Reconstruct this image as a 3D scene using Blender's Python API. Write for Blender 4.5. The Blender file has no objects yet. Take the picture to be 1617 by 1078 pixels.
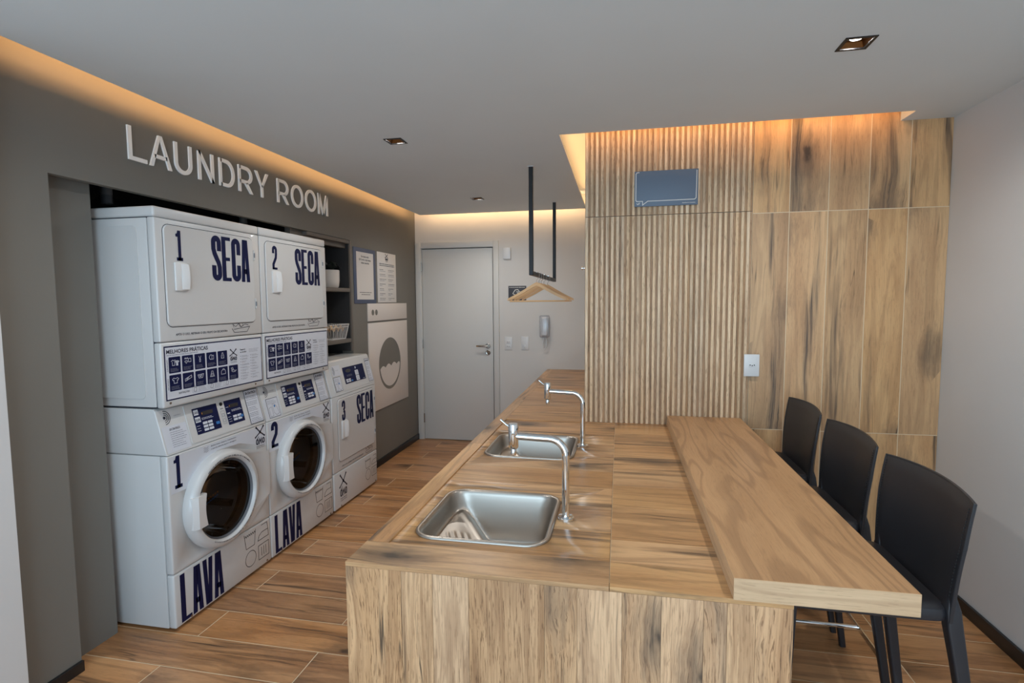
import bpy, bmesh, math, random
from mathutils import Vector, Matrix
PI = math.pi
random.seed(7)
S = bpy.context.scene
COL = S.collection

# ---------------------------------------------------------------- camera
F_PX, CAM = 846.0, (1.9656, -1.9881, 1.4962)
YAW, PITCH, ROLL = -0.1976, -0.0747, -0.0070
cd = bpy.data.cameras.new('camera')
cd.sensor_width = 36.0
cd.lens = F_PX / 1617.0 * 36.0
cd.clip_start = 0.02
cam = bpy.data.objects.new('camera', cd)
COL.objects.link(cam)
fw = Vector((math.sin(YAW) * math.cos(PITCH), math.cos(YAW) * math.cos(PITCH), math.sin(PITCH)))
rt = Vector((math.cos(YAW), -math.sin(YAW), 0))
up = rt.cross(fw)
r2 = math.cos(ROLL) * rt + math.sin(ROLL) * up
u2 = -math.sin(ROLL) * rt + math.cos(ROLL) * up
m = Matrix((r2, u2, -fw)).transposed().to_4x4()
m.translation = Vector(CAM)
cam.matrix_world = m
S.camera = cam

# ---------------------------------------------------------------- light and exposure
S.view_settings.view_transform = 'Standard'
S.view_settings.look = 'None'
S.view_settings.gamma = 1.0
S.view_settings.exposure = 0.0
S.view_settings.use_curve_mapping = False
S.cycles.use_denoising = True
S.cycles.max_bounces = 10
S.cycles.diffuse_bounces = 6
S.cycles.glossy_bounces = 5
S.cycles.transmission_bounces = 6
S.cycles.transparent_max_bounces = 12
S.cycles.caustics_reflective = False
S.cycles.caustics_refractive = False
S.cycles.sample_clamp_indirect = 6.0

SKY, SKYCOL = 6.0, (0.58, 0.81, 1.0)
w = bpy.data.worlds.new('sky')
S.world = w
w.use_nodes = True
bg = w.node_tree.nodes['Background']
bg.inputs[0].default_value = (*SKYCOL, 1)
bg.inputs[1].default_value = SKY


def area(name, loc, sx, sy, power, col, rot=(0, 0, 0), portal=False):
    l = bpy.data.lights.new(name, 'AREA')
    l.shape = 'RECTANGLE'
    l.size, l.size_y = sx, sy
    l.energy = power
    l.color = col
    if portal:
        l.cycles.is_portal = True
    o = bpy.data.objects.new(name, l)
    COL.objects.link(o)
    o.location = loc
    o.rotation_euler = rot
    return o


# room measures (metres)
XW, XR, YB, YS, ZC, YREAR = -0.184, 3.590, 3.498, 1.128, 2.392, -3.60
XS = 1.772                      # left end of the wood clad block
XN = -0.100                     # face of the nearer left wall
YN = -0.540                     # where the nearer left wall ends
ZT = 2.56                       # upper ceiling inside the coves
HC = 0.794                      # counter top
WINX0, WINX1, WINZ0, WINZ1 = 0.20, 3.00, 0.10, 2.30
area('window_portal', ((WINX0 + WINX1) / 2, YREAR - 0.02, (WINZ0 + WINZ1) / 2), WINX1 - WINX0, WINZ1 - WINZ0, 1, (1, 1, 1), (PI / 2, 0, 0), True)
WARM = (1.0, 0.52, 0.20)
COVE = 0.8
# LED strips lying on top of the dropped ceiling, aimed up and at the wall
area('cove_strip_left', (-0.030, 1.40, 2.432), 0.03, 3.80, 14 * COVE, WARM, (0, math.radians(105), 0))
area('cove_strip_back', (0.80, 3.328, 2.452), 1.70, 0.025, 5 * COVE, (1.0, 0.62, 0.30), (math.radians(105), 0, 0))
area('cove_strip_block', (1.605, 2.20, 2.432), 0.03, 2.00, 4.5 * COVE, WARM, (0, math.radians(-105), 0))
area('cove_strip_wood', (2.50, 0.955, 2.450), 1.62, 0.025, 3.6 * COVE, WARM, (math.radians(105), 0, 0))


# ---------------------------------------------------------------- materials
def srgb(r, g, b):
    f = lambda c: (c / 255) / 12.92 if c / 255 <= 0.04045 else ((c / 255 + 0.055) / 1.055) ** 2.4
    return (f(r), f(g), f(b), 1)


class NT:
    def __init__(s, name):
        s.m = bpy.data.materials.new(name)
        s.m.use_nodes = True
        s.t = s.m.node_tree
        s.b = s.t.nodes['Principled BSDF']

    def n(s, typ, **kw):
        nd = s.t.nodes.new(typ)
        for k, v in kw.items():
            setattr(nd, k, v)
        return nd

    def l(s, a, b):
        s.t.links.new(a, b)

    def val(s, sock, v):
        if hasattr(v, 'links') or isinstance(v, bpy.types.NodeSocket):
            s.l(v, sock)
        else:
            sock.default_value = v

    def math(s, op, a, b=0.0, c=None, clamp=False):
        nd = s.n('ShaderNodeMath', operation=op, use_clamp=clamp)
        s.val(nd.inputs[0], a)
        s.val(nd.inputs[1], b)
        if c is not None:
            s.val(nd.inputs[2], c)
        return nd.outputs[0]

    def ramp(s, v, lo, hi, a=0.0, b=1.0):
        nd = s.n('ShaderNodeMapRange', interpolation_type='SMOOTHSTEP')
        s.val(nd.inputs[0], v)
        for i, q in enumerate((lo, hi, a, b)):
            nd.inputs[i + 1].default_value = q
        return nd.outputs[0]

    def mix(s, f, a, b, mode='MIX'):
        nd = s.n('ShaderNodeMix', data_type='RGBA', blend_type=mode)
        s.val(nd.inputs[0], f)
        s.val(nd.inputs[6], a)
        s.val(nd.inputs[7], b)
        return nd.outputs[2]

    def vec(s, x, y, z):
        nd = s.n('ShaderNodeCombineXYZ')
        for i, q in enumerate((x, y, z)):
            s.val(nd.inputs[i], q)
        return nd.outputs[0]

    def noise(s, v, scale=1.0, detail=2.0, rough=0.5, dist=0.0):
        nd = s.n('ShaderNodeTexNoise')
        s.l(v, nd.inputs['Vector'])
        nd.inputs['Scale'].default_value = scale
        nd.inputs['Detail'].default_value = detail
        nd.inputs['Roughness'].default_value = rough
        nd.inputs['Distortion'].default_value = dist
        return nd.outputs[0]


def mat(name, col, rough=0.5, metal=0.0, spec=0.5, coat=0.0, bump=None, mottle=0.0):
    k = NT(name)
    b = k.b
    b.inputs['Base Color'].default_value = col
    b.inputs['Roughness'].default_value = rough
    b.inputs['Metallic'].default_value = metal
    b.inputs['Specular IOR Level'].default_value = spec
    b.inputs['Coat Weight'].default_value = coat
    tc = k.n('ShaderNodeTexCoord')
    if mottle:
        nz = k.noise(tc.outputs['Object'], 2.3, 4)
        c = k.mix(k.ramp(nz, 0.3, 0.7), tuple(x * (1 - mottle) for x in col[:3]) + (1,), tuple(min(1, x * (1 + mottle)) for x in col[:3]) + (1,))
        k.l(c, b.inputs['Base Color'])
    if bump:
        nz = k.noise(tc.outputs['Object'], bump[0], 3)
        bn = k.n('ShaderNodeBump')
        bn.inputs['Strength'].default_value = bump[1]
        bn.inputs['Distance'].default_value = 0.002
        k.l(nz, bn.inputs['Height'])
        k.l(bn.outputs[0], b.inputs['Normal'])
    return k.m


def wood(name, light, mid, dark, streak, rough=0.4, streak_amt=0.8, knot_amt=1.0, ring_amt=0.35, tone=0.22, lo=0.56, hi=0.74, fib=0.22, ringf=38.0, knot_cut=0.70, crack_amt=0.55, figv=11.0):
    """wood look: 'UVMap' carries metres along and across the grain, 'rnd' a random pair per board"""
    k = NT(name)
    uv = k.n('ShaderNodeUVMap', uv_map='UVMap')
    rn = k.n('ShaderNodeUVMap', uv_map='rnd')
    s1 = k.n('ShaderNodeSeparateXYZ')
    k.l(uv.outputs[0], s1.inputs[0])
    s2 = k.n('ShaderNodeSeparateXYZ')
    k.l(rn.outputs[0], s2.inputs[0])
    u, v, ra, rb = s1.outputs[0], s1.outputs[1], s2.outputs[0], s2.outputs[1]
    seed = k.math('MULTIPLY', ra, 37.0)
    stb0 = k.noise(k.vec(k.math('MULTIPLY', u, 2.6), k.math('MULTIPLY', v, 34.0), k.math('ADD', seed, 3.0)), 1.0, 3, 0.65)
    # knots
    kv = k.vec(k.math('MULTIPLY', u, 2.6), k.math('MULTIPLY', v, 6.0), seed)
    vo = k.n('ShaderNodeTexVoronoi', voronoi_dimensions='3D')
    k.l(kv, vo.inputs['Vector'])
    vo.inputs['Scale'].default_value = 1.0
    wob = k.noise(k.vec(k.math('MULTIPLY', u, 20), k.math('MULTIPLY', v, 40), seed), 1.0, 2)
    kd = k.math('ADD', vo.outputs['Distance'], k.math('MULTIPLY_ADD', wob, 0.22, -0.11))
    sc = k.n('ShaderNodeSeparateColor')
    k.l(vo.outputs['Color'], sc.inputs[0])
    act = k.math('GREATER_THAN', sc.outputs[0], knot_cut)
    kn = k.math('MULTIPLY', k.ramp(kd, 0.05, 0.15, 1.0, 0.0), act)
    smoke = k.math('MULTIPLY', k.ramp(k.math('ADD', kd, k.math('MULTIPLY_ADD', stb0, 0.5, -0.25)), 0.10, 0.50, 1.0, 0.0), act)
    halo = k.math('MULTIPLY', k.ramp(kd, 0.05, 0.55, 1.0, 0.0), act)
    # warp across the grain
    wp = k.noise(k.vec(k.math('MULTIPLY', u, 1.6), k.math('MULTIPLY', v, 5.0), seed), 1.0, 2)
    v2 = k.math('ADD', v, k.math('MULTIPLY_ADD', wp, 0.05, -0.025))
    v2 = k.math('ADD', v2, k.math('MULTIPLY', halo, 0.022))
    fig = k.noise(k.vec(k.math('MULTIPLY', u, 0.8), k.math('MULTIPLY', v2, figv), seed), 1.0, 1.5)
    ring = k.math('SINE', k.math('MULTIPLY', fig, ringf))
    ring = k.ramp(ring, 0.1, 1.0)
    blot = k.noise(k.vec(k.math('MULTIPLY', u, 1.2), k.math('MULTIPLY', v2, 7.0), k.math('ADD', seed, 5.0)), 1.0, 4, 0.55)
    fibre = k.noise(k.vec(k.math('MULTIPLY', u, 7.0), k.math('MULTIPLY', v2, 230.0), seed), 1.0, 4, 0.6)
    pore = k.noise(k.vec(k.math('MULTIPLY', u, 24.0), k.math('MULTIPLY', v2, 300.0), seed), 1.0, 3, 0.55)
    st = k.noise(k.vec(k.math('MULTIPLY', u, 0.75), k.math('MULTIPLY', v2, 12.0), k.math('ADD', seed, 11.0)), 1.0, 3, 0.6)
    stb = k.noise(k.vec(k.math('MULTIPLY', u, 2.2), k.math('MULTIPLY', v2, 70.0), k.math('ADD', seed, 3.0)), 1.0, 3, 0.65)
    stm = k.math('MULTIPLY', k.ramp(st, lo, hi), k.ramp(stb, 0.30, 0.62, 0.30, 1.0))
    crk = k.math('MULTIPLY', k.ramp(st, lo - 0.07, hi - 0.06), k.ramp(stb, 0.60, 0.68))
    cn = k.noise(k.vec(k.math('MULTIPLY', u, 1.1), k.math('MULTIPLY', v2, 30.0), k.math('ADD', seed, 19.0)), 1.0, 2, 0.5)
    cl = k.ramp(k.math('ABSOLUTE', k.math('SUBTRACT', cn, 0.5)), 0.0, 0.022, 1.0, 0.0)
    cm = k.noise(k.vec(k.math('MULTIPLY', u, 2.4), k.math('MULTIPLY', v, 9.0), k.math('ADD', seed, 23.0)), 1.0, 2)
    line = k.math('MULTIPLY', cl, k.ramp(cm, 0.52, 0.66))
    c = k.mix(k.ramp(blot, 0.32, 0.70), light, mid)
    c = k.mix(k.math('MULTIPLY', ring, ring_amt), c, dark)
    c = k.mix(k.math('MULTIPLY', k.ramp(fibre, 0.38, 0.72), fib), c, dark)
    c = k.mix(k.math('MULTIPLY', k.math('MULTIPLY', k.ramp(pore, 0.54, 0.66), k.ramp(blot, 0.35, 0.62, 0.35, 1.0)), min(1.0, fib * 1.5)), c, tuple(x * 0.72 for x in dark[:3]) + (1,))
    c = k.mix(k.math('MULTIPLY', smoke, 0.62 * knot_amt), c, streak)
    c = k.mix(k.math('MULTIPLY', stm, streak_amt), c, streak)
    c = k.mix(k.math('MULTIPLY', crk, streak_amt * 0.8), c, tuple(x * 0.5 for x in streak[:3]) + (1,))
    c = k.mix(k.math('MULTIPLY', line, crack_amt), c, tuple(x * 0.5 for x in streak[:3]) + (1,))
    c = k.mix(k.math('MULTIPLY', kn, 0.85 * knot_amt), c, tuple(x * 0.55 for x in streak[:3]) + (1,))
    hs = k.n('ShaderNodeHueSaturation')
    k.l(k.math('MULTIPLY_ADD', rb, tone, 1.0 - tone * 0.55), hs.inputs['Value'])
    k.l(k.math('MULTIPLY_ADD', ra, 0.10, 0.95), hs.inputs['Saturation'])
    k.l(c, hs.inputs['Color'])
    k.l(hs.outputs[0], k.b.inputs['Base Color'])
    k.l(k.math('MULTIPLY_ADD', fibre, 0.12, rough - 0.06), k.b.inputs['Roughness'])
    bn = k.n('ShaderNodeBump')
    bn.inputs['Strength'].default_value = 0.25
    bn.inputs['Distance'].default_value = 0.0008
    k.l(k.math('SUBTRACT', 1.0, k.math('ADD', fibre, crk)), bn.inputs['Height'])
    k.l(bn.outputs[0], k.b.inputs['Normal'])
    k.b.inputs['Specular IOR Level'].default_value = 0.45
    return k.m


M = {}
M['ceil'] = mat('ceiling paint', srgb(216, 223, 227), 0.9, spec=0.2, mottle=0.01)
M['taupe'] = mat('taupe wall paint', srgb(121, 118, 112), 0.85, spec=0.25, bump=(300, 0.10), mottle=0.02)
M['grey'] = mat('grey wall paint', srgb(212, 209, 205), 0.85, spec=0.25, bump=(300, 0.10), mottle=0.015)
M['light'] = mat('light wall paint', srgb(206, 204, 203), 0.85, spec=0.25, bump=(300, 0.10), mottle=0.015)
M['niche'] = mat('dark niche paint', srgb(58, 57, 58), 0.8, spec=0.25)
M['shelf'] = mat('taupe laminate', srgb(104, 97, 90), 0.6)
M['black'] = mat('black baseboard', srgb(28, 28, 30), 0.4)
M['grout'] = mat('beige grout', srgb(222, 202, 170), 0.8)
M['floor'] = wood('oak floor tile', srgb(206, 154, 106), srgb(176, 124, 80), srgb(118, 80, 52), srgb(76, 58, 46), rough=0.32, streak_amt=0.85, lo=0.56, hi=0.69, knot_cut=0.55, tone=0.3)
M['top'] = wood('oak worktop tile', srgb(208, 164, 116), srgb(184, 138, 94), srgb(126, 92, 62), srgb(72, 58, 48), rough=0.33, streak_amt=0.9, lo=0.57, hi=0.70, knot_cut=0.62)
M['front'] = wood('oak front tile', srgb(216, 176, 136), srgb(192, 150, 110), srgb(134, 96, 66), srgb(70, 62, 56), rough=0.45, streak_amt=0.8, lo=0.59, hi=0.74, fib=0.55, ring_amt=0.35, knot_cut=0.66, crack_amt=0.85)
M['tile'] = wood('oak wall tile', srgb(218, 178, 132), srgb(192, 150, 108), srgb(146, 110, 78), srgb(78, 68, 62), rough=0.42, streak_amt=0.9, lo=0.55, hi=0.70, ring_amt=0.25, knot_cut=0.55)
M['rib'] = wood('oak slat', srgb(232, 206, 172), srgb(214, 184, 148), srgb(166, 134, 102), srgb(120, 98, 76), rough=0.5, streak_amt=0.45, knot_amt=0.2, fib=0.5, tone=0.16, crack_amt=0.2)
M['groove'] = wood('oak slat groove', srgb(186, 150, 114), srgb(164, 128, 94), srgb(122, 92, 66), srgb(96, 78, 60), rough=0.55, streak_amt=0.4, knot_amt=0.1, fib=0.5, tone=0.16)
M['bar'] = wood('walnut laminate', srgb(196, 152, 108), srgb(180, 137, 95), srgb(132, 96, 66), srgb(150, 112, 80), rough=0.36, streak_amt=0.25, knot_amt=0.0, ring_amt=0.42, fib=0.16, tone=0.0, ringf=56.0, crack_amt=0.0, figv=7.5)
M['baredge'] = wood('laminate edge', srgb(210, 178, 142), srgb(194, 160, 124), srgb(148, 114, 84), srgb(140, 112, 84), rough=0.4, streak_amt=0.3, knot_amt=0.0, ring_amt=0.3, tone=0.0, crack_amt=0.0)
M['hanger'] = mat('pale hanger wood', srgb(214, 172, 122), 0.45, mottle=0.08)
M['white'] = mat('white enamel', srgb(200, 200, 200), 0.32, coat=0.15)
M['film'] = mat('white vinyl film', srgb(205, 209, 218), 0.30)
M['panel'] = mat('notice sheet', srgb(206, 210, 220), 0.45)
M['paper'] = mat('white paper', srgb(214, 210, 206), 0.6)
M['plastic'] = mat('white plastic', srgb(216, 216, 216), 0.35)
M['door'] = mat('white door paint', srgb(206, 204, 200), 0.5)
M['navy'] = mat('navy vinyl', srgb(9, 19, 62), 0.5, spec=0.2)
M['blue'] = mat('blue key', srgb(40, 112, 180), 0.4)
M['lcd'] = mat('dark display', srgb(44, 42, 44), 0.25)
M['amber'] = mat('amber mark', srgb(170, 108, 50), 0.4)
M['ink'] = mat('dark ink', srgb(40, 42, 60), 0.5)
M['inkgrey'] = mat('grey ink', srgb(128, 132, 146), 0.5)
M['line'] = mat('charcoal print', srgb(52, 48, 46), 0.5)
M['seam'] = mat('dark gap', srgb(40, 44, 56), 0.6)
M['chrome'] = mat('chrome', srgb(232, 234, 236), 0.06, 1.0)
M['steel'] = mat('brushed steel', srgb(172, 164, 155), 0.36, 1.0)
M['nickel'] = mat('satin nickel', srgb(170, 164, 156), 0.25, 1.0)
M['drum'] = mat('dark drum steel', srgb(30, 30, 33), 0.45, 0.0)
M['rubber'] = mat('grey door gasket', srgb(112, 114, 120), 0.4)
M['blackrub'] = mat('black rubber', srgb(20, 20, 22), 0.5)
M['blackmetal'] = mat('matt black metal', srgb(24, 24, 27), 0.45, 0.3)
M['leather'] = mat('black leather', srgb(40, 40, 44), 0.38, bump=(900, 0.25))
M['stitch'] = mat('dark stitching', srgb(14, 14, 16), 0.7)
M['slate'] = mat('slate blue panel', srgb(98, 112, 130), 0.5)
M['frame'] = mat('blue poster board', srgb(78, 88, 112), 0.6)
M['plate'] = mat('dark sign plate', srgb(62, 64, 72), 0.5)
M['silver'] = mat('pale print', srgb(214, 210, 204), 0.4)
M['sign'] = mat('white sign letter', srgb(248, 245, 242), 0.4)
M['mural'] = mat('white mural board', srgb(214, 206, 200), 0.5)
M['leaf'] = mat('dark plant leaf', srgb(38, 44, 40), 0.45, mottle=0.2)
M['soil'] = mat('potting soil', srgb(40, 32, 28), 0.9)
M['pot'] = mat('white ceramic', srgb(222, 216, 210), 0.4)
M['wire'] = mat('white wire', srgb(214, 210, 206), 0.4)
M['duct'] = mat('grey duct', srgb(120, 118, 118), 0.4)
M['gold'] = mat('bronze reflector', srgb(120, 82, 48), 0.35, 1.0)
k = NT('lit lamp')
k.b.inputs['Base Color'].default_value = (1, 1, 1, 1)
k.b.inputs['Emission Color'].default_value = (1.0, 0.93, 0.82, 1)
k.b.inputs['Emission Strength'].default_value = 6.0
M['lamp'] = k.m
k = NT('door glass')
gl = k.n('ShaderNodeBsdfGlossy')
gl.inputs['Roughness'].default_value = 0.02
tr = k.n('ShaderNodeBsdfTransparent')
tr.inputs[0].default_value = (0.50, 0.52, 0.54, 1)
fr = k.n('ShaderNodeFresnel')
fr.inputs[0].default_value = 1.3
mx = k.n('ShaderNodeMixShader')
k.l(fr.outputs[0], mx.inputs[0])
k.l(tr.outputs[0], mx.inputs[1])
k.l(gl.outputs[0], mx.inputs[2])
k.l(mx.outputs[0], k.t.nodes['Material Output'].inputs[0])
M['glass'] = k.m
k = NT('clear plastic wrap')
gl = k.n('ShaderNodeBsdfGlossy')
gl.inputs['Roughness'].default_value = 0.3
tr = k.n('ShaderNodeBsdfTransparent')
tr.inputs[0].default_value = (0.9, 0.9, 0.92, 1)
mx = k.n('ShaderNodeMixShader')
mx.inputs[0].default_value = 0.13
k.l(tr.outputs[0], mx.inputs[1])
k.l(gl.outputs[0], mx.inputs[2])
k.l(mx.outputs[0], k.t.nodes['Material Output'].inputs[0])
M['wrap'] = k.m


# ---------------------------------------------------------------- mesh helpers
def link(o, parent=None):
    COL.objects.link(o)
    if parent is not None:
        o.parent = parent
    return o


def tag(o, label=None, cat=None, group=None, kind=None):
    for a, b in (('label', label), ('category', cat), ('group', group), ('kind', kind)):
        if b:
            o[a] = b
    return o


def thing(name, label, cat, loc=(0, 0, 0), rotz=0.0, group=None):
    o = bpy.data.objects.new(name, None)
    o.empty_display_size = 0.1
    link(o)
    o.location = loc
    o.rotation_euler = (0, 0, rotz)
    return tag(o, label, cat, group)


class MB:
    def __init__(s):
        s.bm = bmesh.new()
        s.uv = s.bm.loops.layers.uv.new('UVMap')
        s.rn = s.bm.loops.layers.uv.new('rnd')
        s.mats = []

    def mi(s, m):
        m = M[m]
        if m not in s.mats:
            s.mats.append(m)
        return s.mats.index(m)

    def face(s, vs, i):
        try:
            f = s.bm.faces.new(vs)
            f.material_index = i
            return f
        except ValueError:
            return None

    def poly(s, pts, m):
        return s.face([s.bm.verts.new(p) for p in pts], s.mi(m))

    def box(s, lo, hi, m, bevel=0.0, seg=2):
        i = s.mi(m)
        x0, y0, z0 = lo
        x1, y1, z1 = hi
        v = [s.bm.verts.new(p) for p in ((x0, y0, z0), (x1, y0, z0), (x1, y1, z0), (x0, y1, z0), (x0, y0, z1), (x1, y0, z1), (x1, y1, z1), (x0, y1, z1))]
        fs = [s.face([v[a] for a in q], i) for q in ((3, 2, 1, 0), (4, 5, 6, 7), (0, 1, 5, 4), (1, 2, 6, 5), (2, 3, 7, 6), (3, 0, 4, 7))]
        if bevel:
            es = {e for f in fs for e in f.edges}
            bmesh.ops.bevel(s.bm, geom=list(es), offset=bevel, segments=seg, profile=0.5, affect='EDGES', material=i)
        return s

    def wbox(s, lo, hi, g, m, seed=None):
        """box of wood; g = axis index of the grain"""
        n0 = len(s.bm.faces)
        s.box(lo, hi, m)
        s.bm.faces.ensure_lookup_table()
        r = seed if seed else (random.random(), random.random())
        ou, ov = random.random() * 50, random.random() * 50
        for f in s.bm.faces[n0:]:
            f.normal_update()
            n = max(range(3), key=lambda a: abs(f.normal[a]))
            if n == g:
                a, b = [q for q in range(3) if q != g]
            else:
                a, b = g, [q for q in range(3) if q not in (g, n)][0]
            for lp in f.loops:
                c = lp.vert.co
                lp[s.uv].uv = (c[a] + ou, c[b] + ov)
                lp[s.rn].uv = r
        return s

    def prism(s, pts, d, m):
        """closed polygon (3D points, counter-clockwise seen from outside) pushed back by vector d"""
        i = s.mi(m)
        d = Vector(d)
        a = [s.bm.verts.new(p) for p in pts]
        b = [s.bm.verts.new(Vector(p) + d) for p in pts]
        s.face(a, i)
        s.face(b[::-1], i)
        n = len(a)
        for q in range(n):
            s.face([a[q], b[q], b[(q + 1) % n], a[(q + 1) % n]], i)
        return s

    def rings(s, loops, m, close=True, cap0=True, cap1=True):
        """skin a list of closed loops"""
        i = s.mi(m)
        L = [[s.bm.verts.new(p) for p in lp] for lp in loops]
        n = len(L[0])
        for a, b in zip(L, L[1:]):
            for q in range(n):
                s.face([a[q], a[(q + 1) % n], b[(q + 1) % n], b[q]], i)
        if cap0:
            s.face(L[0][::-1], i)
        if cap1:
            s.face(L[-1], i)
        return s

    def lathe(s, prof, o, ax, m, seg=48, cap0=False, cap1=False):
        """prof = (radius, distance along the axis)"""
        o, ax = Vector(o), Vector(ax).normalized()
        a = ax.orthogonal().normalized()
        b = ax.cross(a)
        return s.rings([[o + ax * h + (a * math.cos(2 * PI * q / seg) + b * math.sin(2 * PI * q / seg)) * r for q in range(seg)] for r, h in prof], m, True, cap0, cap1)

    def tube(s, path, r, m, seg=12, closed=False, caps=True, flat=None):
        """round (or elliptical) section swept along a path"""
        P = [Vector(p) for p in path]
        n = len(P)
        rr = r if isinstance(r, (list, tuple)) else [r] * n
        T = []
        for q in range(n):
            a = P[q - 1] if (q > 0 or closed) else P[q]
            b = P[(q + 1) % n] if (q < n - 1 or closed) else P[q]
            T.append((b - a).normalized())
        nrm = T[0].orthogonal().normalized()
        loops = []
        for q in range(n):
            nrm = (nrm - T[q] * nrm.dot(T[q])).normalized()
            bi = T[q].cross(nrm)
            loops.append([P[q] + (nrm * math.cos(2 * PI * j / seg) + bi * math.sin(2 * PI * j / seg)) * rr[q] for j in range(seg)])
        if closed:
            loops.append(loops[0])
        return s.rings(loops, m, True, caps and not closed, caps and not closed)

    def bar(s, a, b, wa, wb, m, up=(0, 1, 0), bevel=0.0):
        """tapering rectangular bar from a to b; wa/wb = (width along up, other width)"""
        a, b = Vector(a), Vector(b)
        t = (b - a).normalized()
        v = Vector(up)
        v = (v - t * v.dot(t)).normalized()
        x = v.cross(t)
        lp = []
        for p, ww in ((a, wa), (b, wb)):
            hx, hy = ww[1] / 2, ww[0] / 2
            k = min(hx, hy) * 0.35
            lp.append([p + x * cx + v * cy for cx, cy in ((hx - k, -hy), (hx, -hy + k), (hx, hy - k), (hx - k, hy), (-hx + k, hy), (-hx, hy - k), (-hx, -hy + k), (-hx + k, -hy))])
        return s.rings(lp, m)

    def build(s, name, parent=None, angle=35, weld=False):
        me = bpy.data.meshes.new(name)
        if weld:
            bmesh.ops.remove_doubles(s.bm, verts=s.bm.verts, dist=1e-5)
        bmesh.ops.recalc_face_normals(s.bm, faces=s.bm.faces)
        for f in s.bm.faces:
            f.smooth = True
        s.bm.to_mesh(me)
        s.bm.free()
        for q in s.mats:
            me.materials.append(q)
        me.set_sharp_from_angle(angle=math.radians(angle))
        return link(bpy.data.objects.new(name, me), parent)


def cut(o, cutter):
    """subtract a temporary mesh object from o"""
    md = o.modifiers.new('cut', 'BOOLEAN')
    md.operation = 'DIFFERENCE'
    md.solver = 'EXACT'
    md.object = cutter
    dg = bpy.context.evaluated_depsgraph_get()
    dg.update()
    me = bpy.data.meshes.new_from_object(o.evaluated_get(dg))
    o.modifiers.clear()
    old = o.data
    me.name = old.name
    o.data = me
    bpy.data.meshes.remove(old)


def rrect(hx, hy, r, n=8):
    """rounded rectangle, counter-clockwise, 4*(n+1) points"""
    out = []
    for cx, cy, a0 in ((hx - r, hy - r, 0), (-hx + r, hy - r, 90), (-hx + r, -hy + r, 180), (hx - r, -hy + r, 270)):
        for q in range(n + 1):
            a = math.radians(a0 + 90 * q / n)
            out.append((cx + r * math.cos(a), cy + r * math.sin(a)))
    return out


# ---------------------------------------------------------------- flat print and lettering
_TXT = {}


def text2d(body, bold=0.0):
    k = (body, bold)
    if k not in _TXT:
        c = bpy.data.curves.new('t', 'FONT')
        c.body = body
        c.size = 1.0
        c.resolution_u = 3
        c.offset = bold
        o = bpy.data.objects.new('t', c)
        COL.objects.link(o)
        dg = bpy.context.evaluated_depsgraph_get()
        dg.update()
        me = bpy.data.meshes.new_from_object(o.evaluated_get(dg))
        _TXT[k] = ([(v.co.x, v.co.y) for v in me.vertices], [tuple(p.vertices) for p in me.polygons])
        bpy.data.meshes.remove(me)
        bpy.data.objects.remove(o)
        bpy.data.curves.remove(c)
    return _TXT[k]


_hv = text2d('H')[0]
CAP = max(y for x, y in _hv)


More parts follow.
